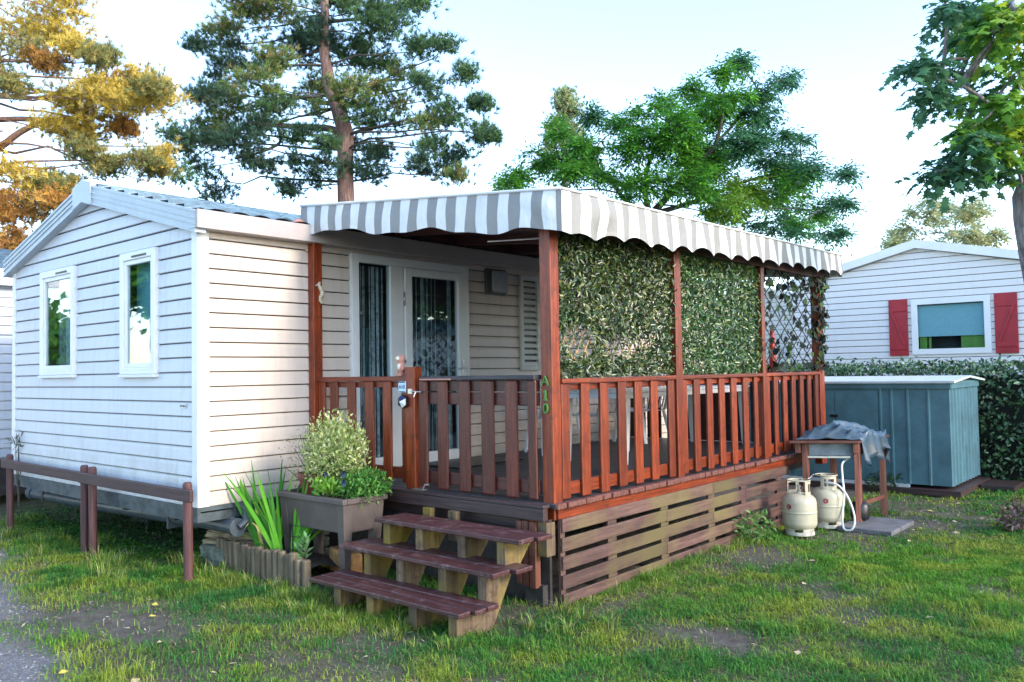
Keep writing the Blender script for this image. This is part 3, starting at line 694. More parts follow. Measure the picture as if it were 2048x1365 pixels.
railing(4.80, 6.29, [(4.81, 4.90), (5.02, 5.12), (5.26, 5.36), (5.50, 5.60), (5.73, 5.83), (5.96, 6.06), (6.18, 6.27)])
# front balustrade (wall post to gate post)
yr = (-1.32, -.10)
e = MB().box((XF - .035, yr[0], 1.585), (XF + .045, yr[1], 1.625)).build('railing', M['redy'], deck, bevel=.006)
MB().box((XF + .004, yr[0], 1.53), (XF + .034, yr[1], 1.582)).build('upper_rail', M['redy'], e, bevel=.004)
MB().box((XF + .004, yr[0], .765), (XF + .034, yr[1], .86)).build('bottom_rail', M['redy'], e, bevel=.004)
for a, b_ in ((-.135, -.02), (-.385, -.275), (-.635, -.525), (-.885, -.775), (-1.115, -1.01), (-1.315, -1.25)):
    if a > -.14: a, b_ = -.20, -.105
    MB().box((XF - .024, a, .735), (XF + .002, b_, 1.584)).build('baluster', M['redz'], e, bevel=.008)
# gate
gate = MB().box((XF - .045, -2.705, 1.588), (XF + .05, -1.50, 1.622)).build('gate', M['cap'], deck, bevel=.008)
MB().box((XF + .004, -2.70, 1.50), (XF + .034, -1.51, 1.586)).build('gate_rail', M['gatey'], gate, bevel=.004)
MB().box((XF + .004, -2.70, 1.395), (XF + .034, -1.51, 1.492)).build('gate_rail', M['gatey'], gate, bevel=.006)
MB().box((XF + .004, -2.70, .755), (XF + .034, -1.51, .855)).build('gate_rail', M['gatey'], gate, bevel=.006)
for a, b_ in ((-1.56, -1.46), (-1.79, -1.675), (-2.035, -1.915), (-2.285, -2.155), (-2.52, -2.40), (-2.70, -2.62)):
    MB().box((XF - .026, a, .715), (XF + .002, b_, 1.587)).build('baluster', M['gatez'], gate, bevel=.014)
MB().box((XF - .047, -1.86, 1.590), (XF - .0455, -1.50, 1.602)).build('worn_edge', M['owlpink'], gate)
mb = MB(); mb.tube([(XF - .055, -1.40, 1.50), (XF - .055, -1.53, 1.495)], .006, 8); mb.box((XF - .048, -1.41, 1.48), (XF - .041, -1.36, 1.52)); mb.tube([(XF - .055, -1.465, 1.50), (XF - .085, -1.47, 1.455)], .005, 8)
mb.build('latch', M['metal'], gate)
mb = MB(); mb.box((XF - .08, -1.56, .70), (XF - .03, -1.43, .71)); mb.tube([(XF - .05, -1.53, .705), (XF - .055, -1.56, .745), (XF - .05, -1.60, .75)], .008, 6); mb.build('gate_stop', M['metal'], gate)
# slatted skirt
sk = thing('slatted_skirt', 'weathered mossy slatted skirting panel closing the side under the timber deck', 'skirting', (1.2, -2.86, 0))
segs = [(1.185, 2.655), (2.66, 3.49), (3.495, 4.16), (4.165, 5.25)]
for r_i in range(5):
    zt = .590 - r_i * .1335
    runs = [(1.205, 3.49), (3.495, 5.25)] if r_i % 2 == 0 else [(1.20, 2.655), (2.66, 4.16), (4.165, 5.24)]
    for a, b_ in runs:
        tl = RNG.uniform(-.006, .006)
        mb = MB(); mb.add([(a, -2.868, zt - .098 + tl), (b_, -2.868, zt - .098 - tl + .0), (b_, -2.868, zt - tl), (a, -2.868, zt + tl),
                           (a, -2.85, zt - .098 + tl), (b_, -2.85, zt - .098 - tl), (b_, -2.85, zt - tl), (a, -2.85, zt + tl)],
                          [(0, 1, 2, 3), (7, 6, 5, 4), (0, 4, 5, 1), (3, 2, 6, 7), (0, 3, 7, 4), (1, 5, 6, 2)])
        mb.build('slat', M['skirt'], sk, bevel=.004)
for a, b_ in ((1.20, 1.255), (1.80, 1.92), (2.59, 2.71), (3.43, 3.55), (4.11, 4.22), (4.96, 5.08)):
    MB().box((a, -2.849, -.02), (b_, -2.825, .585)).build('batten', M['skirt'], sk, bevel=.003)
# short timbers under the front corner
ft = thing('support_timbers', 'bunch of short red timber posts with green mossy feet under the front deck corner', 'support post', (1.2, -2.7, 0))
for a, b_, z0, z1 in ((-2.60, -2.55, .12, .57), (-2.66, -2.605, .11, .575), (-2.73, -2.67, .10, .57)):
    MB().box((1.06, a, z0), (1.12, b_, z1)).build('timber', M['postred'], ft, bevel=.005)
MB().box((1.08, -2.82, .33), (1.18, -2.735, .57)).build('timber', M['stringer'], ft, bevel=.005)
mb = MB(); mb.box((1.10, -2.76, -.05), (1.17, -2.6, .115)); mb.build('foot_block', M['rustiron'], ft)
MB().box((1.16, -2.78, -.05), (1.185, -.1, .56)).build('back_board', M['rustiron'], ft)

# far end of the deck: dark boarded wind break
wb = thing('end_balustrade', 'dark boarded wind break closing the far end of the deck below rail height', 'wind break', (6.4, -1.4, .7))
MB().box((6.40, -2.75, 1.555), (6.46, -.04, 1.60)).build('top_rail', M['redy'], wb, bevel=.004)
for a, b_ in ((-2.75, -2.3), (-2.28, -1.9), (-1.86, -1.55), (-1.5, -1.12), (-1.07, -.72), (-.60, -.38), (-.35, -.05)):
    MB().box((6.41, a, .71), (6.43, b_, 1.54)).build('board', M['panel'] if a < -1.5 else M['panelred'], wb, bevel=.003)

# ================================================================ steps
stp = thing('wooden_steps', 'three purple brown plank steps on mossy supports leading up to the gate', 'steps', (.6, -2.1, 0))
TR = [(.115, .455, -2.90, -1.34, .165), (.395, .745, -2.93, -1.335, .36), (.585, .905, -3.00, -1.53, .55)]
for x0, x1, y0, y1, z in TR:
    nb_ = 3 if z < .2 else 2; wd = (x1 - x0) / nb_
    for k in range(nb_):
        MB().box((x0 + k * wd + .004, y0 + RNG.uniform(-.02, .02) - (.03 if k else 0), z - .032), (x0 + (k + 1) * wd - .004, y1 + RNG.uniform(-.012, .012), z + RNG.uniform(-.003, .003))).build('tread', M['step'], stp, bevel=.006)
for y in (-2.82, -2.45, -2.02, -1.66):
    poly = [(.165, -.03), (.165, .132), (.44, .132), (.44, .327), (.63, .327), (.63, .517), (.90, .517), (.90, .47), (.78, .33), (.70, .30), (.50, -.03)]
    MB().prism(poly, 'y', y, y + .075).build('stringer', M['stringer'], stp, bevel=.004)
for y in (-2.0, -1.72):
    MB().box((1.00, y, .36), (1.05, y + .09, .585)).build('hanger', M['stringer'], stp, bevel=.004)

# ================================================================ awning
AX0, AX1, AY = 1.06, 6.62, -3.02
aw = thing('striped_awning', 'grey and white striped fabric awning roof with scalloped valance over the deck', 'awning', (1.2, -2.8, 2.6))
def rz(y, x=AX0):      # roof height falls away from the wall, rises a touch along x
    t = (y - .05) / (AY - .05); return 3.235 + (2.925 - 3.235) * t + .010 * (x - AX0) * t
def canopy_uv(name, fn, us, vs, ufun):
    mb = MB(); mb.grid(fn, us, vs); o = mb.build(name, M['fabric'], aw, smooth=True, recalc=False)
    uvl = o.data.uv_layers.new(name='UVMap'); nu = len(us)
    for l in o.data.loops:
        i = l.vertex_index; uvl.data[l.index].uv = (ufun(us[i % nu], vs[i // nu]), vs[i // nu])
    return o
us = list(np.linspace(0, 1, 150)); vs = list(np.linspace(0, 1, 14))
def sag(t, n): return abs(math.sin(math.pi * t * n)) 
def front(u_, v_):
    y = .05 + u_ * (AY - .05); zt = rz(y); h = .245 + .06 * u_
    wob = .018 * math.sin(u_ * 21) * v_ + .012 * math.sin(u_ * 47 + 1) * v_ + .02 * math.exp(-((u_ - .93) / .06) ** 2) * math.sin(v_ * 5)
    z = zt - v_ * (h + .022 * math.sin(u_ * 17.5 + .9) + .010 * math.sin(u_ * 41))
    pull = -.035 * v_ * math.exp(-u_ * 7) * 2
    e = min(1, (1 - u_) * 30); wob *= e
    return (AX0 - .03 * v_ - (abs(wob) * .6 + .01 * math.sin(v_ * math.pi)) * e, y + pull - .02 * v_ * u_ + .005 * math.sin(v_ * 6 + u_ * 30) * v_ * e, z * e + (1 - e) * (zt - v_ * .305))
canopy_uv('front_valance', front, us, vs, lambda a, b_: a * 3.07 + .005 * math.sin(a * 60 + b_ * 3))
us2 = list(np.linspace(0, 1, 320))
def side(u_, v_):
    x = AX0 + u_ * (AX1 - AX0); zt = rz(AY, x); h = .305 - .075 * min(1, u_ * 1.3)
    amp = .012 + .014 * min(1, u_ * 6)
    z = zt - v_ * (h + amp * math.sin(u_ * 2 * math.pi * 15.5 + .8) + .012 * math.sin(u_ * 31))
    wob = (.018 * math.sin(u_ * 2 * math.pi * 15.5 + 2) + .008 * math.sin(u_ * 71)) * v_ + .03 * math.exp(-((u_ - .085) / .03) ** 2) * math.sin(v_ * 4.5)
    e = min(1, u_ * 40)
    return (x + .008 * math.sin(v_ * 5 + u_ * 40) * v_ * e - .03 * v_ * (1 - min(1, u_ * 12)), AY - .02 * v_ - wob * e, z * e + (1 - e) * (zt - v_ * .305))
canopy_uv('side_valance', side, us2, vs, lambda a, b_: a * (AX1 - AX0) + .10 + .005 * math.sin(a * 90 + b_ * 3))
def rear(u_, v_):
    y = .05 + u_ * (AY - .05); return (AX1 + .01 * math.sin(u_ * 30) * v_, y, rz(y, AX1) - v_ * .26)
canopy_uv('rear_valance', rear, list(np.linspace(0, 1, 60)), list(np.linspace(0, 1, 5)), lambda a, b_: a * 3.07)
def top(u_, v_):
    x = AX0 + u_ * (AX1 - AX0); y = .05 + v_ * (AY - .05)
    return (x, y, rz(y, x) - .012 * abs(math.sin(u_ * math.pi * 6)) * math.sin(v_ * math.pi) + .002)
canopy_uv('canopy_top', top, list(np.linspace(0, 1, 60)), list(np.linspace(0, 1, 20)), lambda a, b_: a * 5.6 + .1)
mb = MB(); mb.tube([(AX0 - .004, y, rz(y) + .003) for y in np.linspace(.05, AY, 12)], .012, 8); mb.tube([(x, AY - .004, rz(AY, x) + .003) for x in np.linspace(AX0, AX1, 20)], .010, 8); mb.build('hem', M['canvas_white'], aw, smooth=True)
mb = MB()
mb.box((1.20, -2.86, 2.70), (6.5, -2.80, 2.83)); mb.box((1.09, -.12, 3.03), (6.5, -.06, 3.149))
mb.build('purlin', M['brownbeam'], aw)
for x in (1.13, 2.05, 2.97, 3.9, 4.75, 5.6, 6.35):
    MB().beam((x + .03, -.08, 3.10), (x + .03, -2.85, 2.86), .05, .10).build('rafter', M['brownbeam'], aw)
mb = MB(); mb.add([(1.10, .0, 3.16), (6.5, .0, 3.16), (6.5, -2.9, 2.87), (1.10, -2.9, 2.87)], [(0, 1, 2, 3)]); mb.build('ceiling_lining', M['brownbeam'], aw, solid=.012)
mb = MB(); mb.tube([(1.06, -.02, 2.98), (1.075, -.005, 2.83)], .006, 6); mb.tube([(1.1, -.03, 3.0), (1.1, -.03, 2.92), (1.12, -.03, 2.90)], .008, 6); mb.lathe([(.0, 0), (.016, .005), (.016, .02), (0, .025)], (1.07, -.02, 2.80), 10); mb.build('fixing_rod', M['brass'], aw)
mb = MB(); mb.tube([(1.19, -2.2, 2.66), (1.19, -2.71, 2.625)], .007, 6); mb.build('cross_rod', M['metal'], aw)
mb = MB(); mb.lathe([(.01, 0), (.06, .0), (.07, .03), (.03, .06), (0, .065)], (.98, -.02, 3.03), 7); mb.build('roof_rag', M['owlpink'], aw)

# ================================================================ low fence along the gable
fen = thing('low_fence', 'low purple brown rail fence on round posts in front of the gable end', 'fence', (-.2, 2, 0))
MB().beam((-.215, -.28, .705), (-.205, 1.84, .705), .035, .10).build('fence_rail', M['rail'], fen, bevel=.008)
MB().beam((-.195, 1.60, .708), (-.19, 3.95, .715), .035, .10).build('fence_rail', M['rail'], fen, bevel=.008)
MB().beam((-.20, 3.97, .715), (-.26, 6.2, .73), .035, .10).build('fence_rail', M['rail'], fen, bevel=.008)
for y, z1, lean in ((-.12, .80, .02), (1.66, .815, .04), (1.84, .82, .03), (3.79, .82, .06)):
    mb = MB(); mb.tube([(-.165 + .01, y - lean * 0, -.1), (-.165, y, z1 - .02), (-.165, y, z1)], [.037, .037, .028], 14); mb.build('fence_post', M['railpost'], fen, smooth=False, bevel=.004)
for y in (1.70, 1.80):
    for z in (.69, .735):
        pass

# ================================================================ log border bed
bed = thing('log_border', 'row of short weathered half round logs edging the small flower bed beside the steps', 'log edging', (.33, -.4, 0))
ys_l = np.linspace(-1.00, .24, 18)
for i, y in enumerate(ys_l):
    x = .345 - .03 * math.sin((y + 1) / 1.24 * math.pi) + RNG.uniform(-.006, .006); zt = .235 + RNG.uniform(-.012, .012) - (.02 if y < -.9 else 0); tl = .05 * max(0, (y + .1)) 
    mb = MB(); mb.tube([(x, y, -.05), (x - .005, y + tl, zt - .012), (x - .005, y + tl, zt)], [.036, .035, .028], 12); mb.build('log', M['log'], bed, bevel=.003)
mb = MB(); mb.grid(lambda a, b_: (.37 + a * .55, -1.0 + b_ * 1.25, .12 + .03 * math.sin(a * 7) * math.cos(b_ * 9) - .03 * a), list(np.linspace(0, 1, 12)), list(np.linspace(0, 1, 20))); mb.build('bed_soil', M['soil'], bed, smooth=True)
def rock(name, c, s, mat, label, cat, seed=0, rot=0, parent=None):
    import bmesh
    bm = bmesh.new(); bmesh.ops.create_icosphere(bm, subdivisions=4, radius=1)
    rg = np.random.default_rng(seed)
    for v_ in bm.verts:
        p = v_.co; k = max(abs(p.x), abs(p.y), abs(p.z)); p2 = p / (k ** .62)
        n_ = vnoise(p.x * 1.1 + p.z, p.y * 1.1 - p.z, 1.7, seed) - .5; n2 = vnoise(p.x + 3 + p.z * 2, p.y + p.z, 5.1, seed + 3) - .5
        p2 = p2 * (1 + .22 * float(n_) + .09 * float(n2)); v_.co = Vector((p2.x * s[0], p2.y * s[1], p2.z * s[2]))
    bmesh.ops.rotate(bm, verts=bm.verts, matrix=Matrix.Rotation(rot, 3, 'Z')); bmesh.ops.translate(bm, verts=bm.verts, vec=Vector(c))
    me_ = bpy.data.meshes.new(name); bm.to_mesh(me_); bm.free(); me_.materials.append(mat)
    o = bpy.data.objects.new(name, me_); COL.objects.link(o)
    return tag(o, label, cat)
rock('flat_stone', (.62, .38, .23), (.20, .30, .045), M['stone'], 'flat tan stone lying on top under the drain pipe end', 'stone', 3, .3)
rock('flat_stone', (.55, .36, .15), (.20, .29, .045), M['stone'], 'tan stone slab directly below the uppermost flat stone by the drain pipe', 'stone', 5, .15)
rock('boulder', (.46, .33, .05), (.20, .24, .12), M['stone2'], 'mossy grey green stone at the left end of the log border', 'stone', 8)
rock('leaning_stone', (.66, -.02, .20), (.04, .10, .16), M['stone'], 'upright tan stone leaning behind the iris plants', 'stone', 9)
mb = MB()
bb = tag(MB().beam((.72, -1.12, .10), (.86, -.72, .10), .15, .2).build('timber_block', M['brick'], bevel=.02, seg=3), 'orange cracked timber block lying on the ground under the planter', 'timber block')
mb = MB()
for k in range(5): mb.box((1.02, -.30 - .0, .0 + k * .10), (1.10, -.22, .09 + k * .10))
tag(mb.build('log_stack', M['stone2'], bevel=.015), 'mossy grey round timber stack standing behind the flower bed', 'timber stack')

# blade-leaved plants
def blade_leaf(V, C, base, direc, length, width, bend, col, seg=7, twist=0):
    d = Vector((direc[0], direc[1], 0)).normalized() if (abs(direc[0]) + abs(direc[1])) > 1e-6 else Vector((1, 0, 0))
    sd_ = Vector((-d.y, d.x, 0)); sd_ = (sd_ * math.cos(twist) + d * math.sin(twist))
    pts = []
    for i in range(seg + 1):
        t = i / seg; out = math.sin(bend * t) / max(bend, .01) * 1.0; rise = length * (math.sin((1 - .0) * t * 1.0))
        ang = bend * t; 
        pts.append((t, ang))
    p = Vector(base); L = []
    for i in range(seg + 1):
        t = i / seg; w_ = width * (min(1, .45 + 2.2 * t) * (1 - t ** 2.4)) + .001
        L.append((p - sd_ * w_ / 2, p + sd_ * w_ / 2)); ang = direc[2] + bend * t * t
        p = p + (d * math.sin(ang) + Vector((0, 0, math.cos(ang)))) * (length / seg)
    for i in range(seg):
        V.append([L[i][0], L[i][1], L[i + 1][1], L[i + 1][0]]); C.append(tuple(c_ * (1.0 if i > 1 else 1.15) for c_ in col))
def iris(name, label, base, fans):
    V = []; C = []
    for (dx_, dy_, lean, ln, w_, bend, col) in fans:
        blade_leaf(V, C, (base[0] + dx_ * .05 + RNG.uniform(-.02, .02), base[1] + dy_ * .05 + RNG.uniform(-.02, .02), base[2]), (dx_, dy_, lean), ln, w_, bend, col, twist=RNG.uniform(.9, 2.2))
    o = polys(name, M['needle'], np.array([[tuple(p) for p in q_] for q_ in V]), [(0, 1, 2), (0, 2, 3)], np.array(C)); return tag(o, label, 'plant')
g1, g2, g3, g4 = (.09, .30, .02), (.04, .18, .02), (.16, .40, .03), (.30, .36, .05)
# directions: along view-right is (+.65,-.76), view-left (-.65,+.76)
Lf, Rt = (-.65, .76), (.65, -.76)
def fan(base, n, spread, lens, seed):
    rg = np.random.default_rng(seed); out = []
    for i in range(n):
        s = (i / (n - 1) - .5) * 2; side = Rt if s > 0 else Lf
        out.append((side[0] + rg.uniform(-.35, .35), side[1] + rg.uniform(-.35, .35), abs(s) * spread + rg.uniform(0, .08), rg.uniform(*lens), rg.uniform(.028, .046), rg.uniform(.0, .35) * (abs(s) + .2), [g1, g2, g3, g1, g2][rg.integers(0, 5)]))
    return out
iris('iris_plant', 'tall green sword leaved plant with yellow foot, left of the pair behind the log border', (.47, -.28, .14),
     fan(0, 20, .44, (.58, .84), 4) + [(-.6, .7, .1, .45, .04, .1, (.5, .5, .06)), (.5, -.6, .08, .42, .04, .2, (.5, .48, .05)), (-.65, -.5, .5, .62, .022, 1.9, (.5, .40, .22))])
iris('iris_plant', 'tall bright green sword leaved plant, right of the pair behind the log border', (.47, -.56, .14),
     fan(0, 26, .54, (.55, .88), 9) + [(.6, -.76, .7, .55, .04, .9, g1), (-.6, .7, .9, .5, .045, .8, g1), (.5, -.8, .3, .8, .045, .2, g3)])
def sprig(name, label, base, n, h, lw, ll, col, group=None, cat='plant'):
    mb = MB(); V = []; C = []; stems = []
    for k in range(n):
        a = RNG.uniform(0, 6.28); ln = RNG.uniform(.05, .35); top = Vector(base) + Vector((math.cos(a) * ln * h, math.sin(a) * ln * h, h * RNG.uniform(.6, 1)))
        mb.tube([base, (Vector(base) + top) / 2 + Vector((0, 0, h * .08)), top], [.006, .005, .003], 6)
        for j in range(9):
            t = .2 + .8 * j / 8; p = Vector(base).lerp(top, t); a2 = j * 2.4 + k; up = .5 + t * .8
            V.append((p, Vector((math.cos(a2), math.sin(a2), up)).normalized(), ll * (1.1 - .4 * t)))
    P = np.array([tuple(v_[0]) for v_ in V]); D_ = np.array([tuple(v_[1]) for v_ in V]); Ls = np.array([v_[2] for v_ in V])
    Nn = np.tile([0, 0, 1.], (len(P), 1)) + RNG.normal(0, .2, (len(P), 3))
    o = mb.build(name, M['bark2'], None, smooth=True); 
    polys('foliage', M['leaf'], leaf_quads(P, D_, Nn, Ls, Ls * lw), KITE, pick(col, len(P)), parent=o)
    return tag(o, label, cat, group)
sprig('sage_seedling', 'pale green soft leaved seedling at the right end of the log border', (.44, -.86, .13), 3, .26, .42, .10, [(.16, .34, .14), (.22, .42, .16)])
mb = MB()
for z in (.22, .33, .42): mb.beam((.45, -.60, z), (.47, -.76, z), .004, .006)
mb.beam((.45, -.67, .05), (.45, -.67, .52), .008, .008); mb.beam((.42, -.38, .05), (.42, -.38, .33), .006, .006)
tag(mb.build('wire_support', M['black']), 'small black cross barred plant support stuck in the flower bed', 'plant support')

# ================================================================ planter
PX0, PX1, PY0, PY1, PZ = .50, .92, -1.27, -.40, .675
pl = thing('planter', 'rectangular taupe plastic planter on legs beside the steps', 'planter', ((PX0 + PX1) / 2, (PY0 + PY1) / 2, 0))
mb = MB()
def tap(z): k = (PZ - z) * .10; return (PX0 + k, PX1 - k, PY0 + k, PY1 - k)
def frustum(mb, a, za, b_, zb):
    vs = [(a[0], a[2], za), (a[1], a[2], za), (a[1], a[3], za), (a[0], a[3], za), (b_[0], b_[2], zb), (b_[1], b_[2], zb), (b_[1], b_[3], zb), (b_[0], b_[3], zb)]
    mb.add(vs, [(0, 3, 2, 1), (4, 5, 6, 7), (0, 1, 5, 4), (1, 2, 6, 5), (2, 3, 7, 6), (3, 0, 4, 7)])
frustum(mb, tap(.40), .40, tap(.63), .63); mb.build('box', M['plantbox'], pl, bevel=.008)
mb = MB(); e0 = .018
for a, b_ in (((PX0 - e0, PY0 - e0, .63), (PX0 + .03, PY1 + e0, PZ)), ((PX1 - .03, PY0 - e0, .63), (PX1 + e0, PY1 + e0, PZ)), ((PX0 + .03, PY0 - e0, .6305), (PX1 - .03, PY0 + .03, PZ)), ((PX0 + .03, PY1 - .03, .6305), (PX1 - .03, PY1 + e0, PZ))): mb.box(a, b_)
mb.build('rim', M['plantbox'], pl, bevel=.007)
for (x, y) in ((PX0, PY0), (PX1 - .09, PY0), (PX0, PY1 - .09), (PX1 - .09, PY1 - .09)):
    mb = MB(); sx = 1 if x == PX0 else -1; sy = 1 if y == PY0 else -1
    cx = PX0 if sx > 0 else PX1; cy = PY0 if sy > 0 else PY1
    t, bt = (PZ - .60) * .1 - .004, .045
    a = sorted((cx + sx * t, cx + sx * (t + .095))) + sorted((cy + sy * t, cy + sy * (t + .095))); c_ = sorted((cx + sx * bt, cx + sx * (bt + .055))) + sorted((cy + sy * bt, cy + sy * (bt + .055)))
    frustum(mb, c_, .0, a, .628); mb.build('leg', M['plantbox'], pl, bevel=.006)
mb = MB(); mb.box((PX0 + .02, PY0 + .02, .60), (PX1 - .02, PY1 - .02, .66)); mb.build('potting_soil', M['soil'], pl)
mb = MB(); mb.box((PX0 + .10, PY0 + .005, .49), (PX1 - .10, PY0 + .012, .585)); 
mb = MB(); mb.lathe([(.09, 0), (.12, .15), (.13, .15), (.13, .19), (.115, .19), (.11, .17)], (.68, -.64, .64), 24); tag(mb.build('brown_pot', M['potbrown'], smooth=False), 'round brown pot standing in the taupe planter', 'pot')

def bush(name, label, c, rad, nl, ll, lw, cols, cat='shrub', stems=14, mat='leaf', sq=1.0, up=.3, shell=.35, stem_mat='bark2', base=None, leaf_fn=None):
    """leaf clumps through an egg shaped crown on thin stems"""
    c = np.array(c); rad = np.array(rad); base = np.array(base if base is not None else (c[0], c[1], c[2] - rad[2]))
    mb = MB(); tips = []
    for k in range(stems * 5):
        d = rdir(1)[0]; rr = RNG.uniform(shell, 1) ** .6; p = c + d * rad * rr * (.92 + .2 * RNG.uniform(-1, 1)); tips.append(p)
        if k < stems: mb.tube([tuple(base), tuple((base * .4 + p * .6) + RNG.normal(0, .01, 3)), tuple(p)], [.006, .004, .002], 5)
    o = mb.build(name, M[stem_mat], None)
    tips = np.array(tips); idx = RNG.integers(0, len(tips), nl); sp_r = rad.mean() * .30
    P = tips[idx] + RNG.normal(0, sp_r, (nl, 3)) * [1, 1, .9]
    q = (P - c) / rad; m_ = (q ** 2).sum(1) < 1.5; P = P[m_]; n_ = len(P); out = unit(P - c)
    D_ = unit(out * .6 + rdir(n_) + [0, 0, up]); Nn = rdir(n_) * .6 + [0, 0, .8]
    polys('foliage', M[mat], leaf_quads(P, D_, unit(Nn), ll * RNG.uniform(.7, 1.3, n_), ll * lw * RNG.uniform(.7, 1.2, n_)), KITE, pick(cols, n_, .22), parent=o)
    return tag(o, label, cat)
bush('variegated_shrub', 'round cream and green variegated shrub in the taupe planter', (.72, -.88, 1.0), (.21, .26, .31), 5600, .036, .55,
     [(.55, .60, .30), (.62, .66, .38), (.40, .50, .18), (.20, .32, .08), (.50, .55, .22)], base=(.70, -.8, .66), up=.6)
bush('wispy_shrub', 'thin wispy pale stems spreading to the left of the variegated shrub', (.74, -.40, .92), (.16, .20, .26), 380, .028, .5,
     [(.42, .45, .30), (.36, .42, .22)], base=(.72, -.6, .66), stems=26, up=.5)
pz = bush('pansy_plant', 'bushy green trailing pansy plant with dark purple flowers spilling over the planter', (.76, -1.17, .74), (.19, .22, .12), 2400, .038, .42,
     [(.08, .26, .05), (.12, .34, .06), (.22, .42, .10), (.05, .18, .04)], base=(.7, -1.1, .65), up=.3, cat='plant')
for (x, y, z) in ((.52, -1.26, .80), (.55, -.98, .84), (.56, -1.2, .86)):
    mb = MB()
    for k in range(5):
        a = k * 1.2566; d = Vector((-.7, math.cos(a) * .7, math.sin(a) * .7))
        p0 = Vector((x, y, z)); s_ = Vector((0, -math.sin(a), math.cos(a))) * .016; t = Vector((-.006, math.cos(a) * .026, math.sin(a) * .026))
        mb.add([p0, p0 + t * .7 + s_, p0 + t * 1.25, p0 + t * .7 - s_], [(0, 1, 2, 3)])
    mb.build('flower', M['ink'], pz, recalc=False)
bush('lime_seedlings', 'small lime green seedlings at the left rim of the planter', (.54, -.98, .72), (.05, .12, .07), 160, .07, .4, [(.20, .42, .06), (.28, .5, .08)], base=(.56, -.95, .66), stems=5, up=.9, cat='plant')

# ================================================================ things on the posts and gate
def letter(ch, z, lab):
    o = text(ch, (1.170 - .008, -2.765, z), FACE_NX, .105, M['letgreen'], None, .006, 'sign_' + {'A': 'letter', '1': 'digit', '0': 'digit'}[ch])
    return tag(o, lab, 'sign letter' if ch == 'A' else 'sign digit', 'green number characters on the corner post')
letter('A', 1.575, 'green letter A at the top of the number on the deck corner post')
mb = MB(); mb.prism([(-2.758, 1.512), (-2.772, 1.512), (-2.772, 1.446), (-2.784, 1.446), (-2.784, 1.436), (-2.746, 1.436), (-2.746, 1.446), (-2.758, 1.446), (-2.758, 1.494), (-2.744, 1.486), (-2.744, 1.498)], 'x', 1.156, 1.169); tag(mb.build('sign_digit', M['letgreen']), 'green digit one below the letter A on the deck corner post', 'sign digit', 'green number characters on the corner post')
letter('0', 1.375, 'green digit nought lowest of the number on the deck corner post')
tl_ = thing('number_tile', 'small blue and white tile reading A10 on the gate post', 'number tile', (1.12, -1.29, 1.53))
MB().box((1.100, -1.335, 1.49), (1.109, -1.245, 1.585)).build('tile_face', M['tileblue'], tl_, bevel=.002)
text('A10', (1.0985, -1.29, 1.535), FACE_NX, .045, M['ink'], tl_, .001)
mb = MB()
for k in range(18):
    a = RNG.uniform(-.045, -.02) if k % 2 else RNG.uniform(-.045, .045); mb.box((1.0982, -1.29 + RNG.uniform(-.044, .044), 1.5375 + (.034 if k % 3 else -.038)), (1.0997, -1.29 + RNG.uniform(-.044, .044), 1.5375 + (.044 if k % 3 else -.044)))
mb.build('tile_border', M['ink'], tl_)
sl = thing('solar_lamp', 'small black and white faceted solar lamp below the number tile', 'solar lamp', (1.1, -1.31, 1.4))
yc, zc = -1.315, 1.415; hexp = [(yc + .058 * math.cos(a), zc + .058 * math.sin(a)) for a in [R_(30 + 60 * k) for k in range(6)]]
mb = MB(); mb.prism(hexp, 'x', 1.075, 1.109); mb.build('housing', M['black'], sl, bevel=.003)
ap = (1.045, yc, zc)
for i, mt in enumerate(['ink', 'ink', 'plast', 'canvas_white', 'black', 'black']):
    k = i; p, q_ = hexp[k], hexp[(k + 1) % 6]
    mb = MB(); mb.add([(1.0745, yc + (p[0] - yc) * .92, zc + (p[1] - zc) * .92), (1.0745, yc + (q_[0] - yc) * .92, zc + (q_[1] - zc) * .92), ap], [(0, 1, 2)]); mb.build('facet', M[mt], sl, recalc=False)
ow = thing('owl_ornament', 'small pinkish owl shaped bird ornament perched beside the gate post top', 'ornament', (1.14, -1.25, 1.625))
mb = MB(); mb.lathe([(.0, .0), (.028, .005), (.036, .03), (.034, .06), (.026, .085), (.033, .10), (.034, .125), (.022, .145), (0, .152)], (1.135, -1.245, 1.655), 16); mb.build('body', M['owlpink'], ow, smooth=True)
mb = MB(); mb.lathe([(0, 0), (.024, .008), (.024, .03), (0, .045)], (1.115, -1.235, 1.755), 14); mb.lathe([(.0, 0), (.02, .01), (.02, .05), (0, .06)], (1.115, -1.245, 1.675), 12); mb.build('face', M['owlwhite'], ow, smooth=True)
mb = MB(); mb.box((1.10, -1.27, 1.626), (1.17, -1.215, 1.658)); mb.build('plinth', M['owlpink'], ow, bevel=.005)
mb = MB(); mb.add([(1.13, -1.225, 1.79), (1.12, -1.205, 1.803), (1.12, -1.235, 1.80), (1.12, -1.265, 1.80), (1.12, -1.285, 1.803), (1.13, -1.262, 1.79)], [(0, 1, 2), (3, 4, 5)]); mb.build('ear_tuft', M['owlpink'], ow, solid=.006)
pts = [(1.115, -.11, 2.46), (1.10, -.115, 2.475), (1.085, -.115, 2.46), (1.10, -.12, 2.43), (1.12, -.12, 2.40), (1.125, -.12, 2.37), (1.105, -.12, 2.34), (1.10, -.12, 2.31), (1.115, -.12, 2.285), (1.135, -.12, 2.285), (1.14, -.12, 2.305), (1.13, -.12, 2.315)]
mb = MB(); mb.tube([(x + .045, y, z + .03) for x, y, z in pts], [.006, .014, .017, .018, .022, .021, .018, .014, .010, .009, .007, .004], 9)
mb.tube([(1.13, -.12, 2.49), (1.11, -.12, 2.482), (1.095, -.12, 2.475)], [.008, .006, .005], 8)
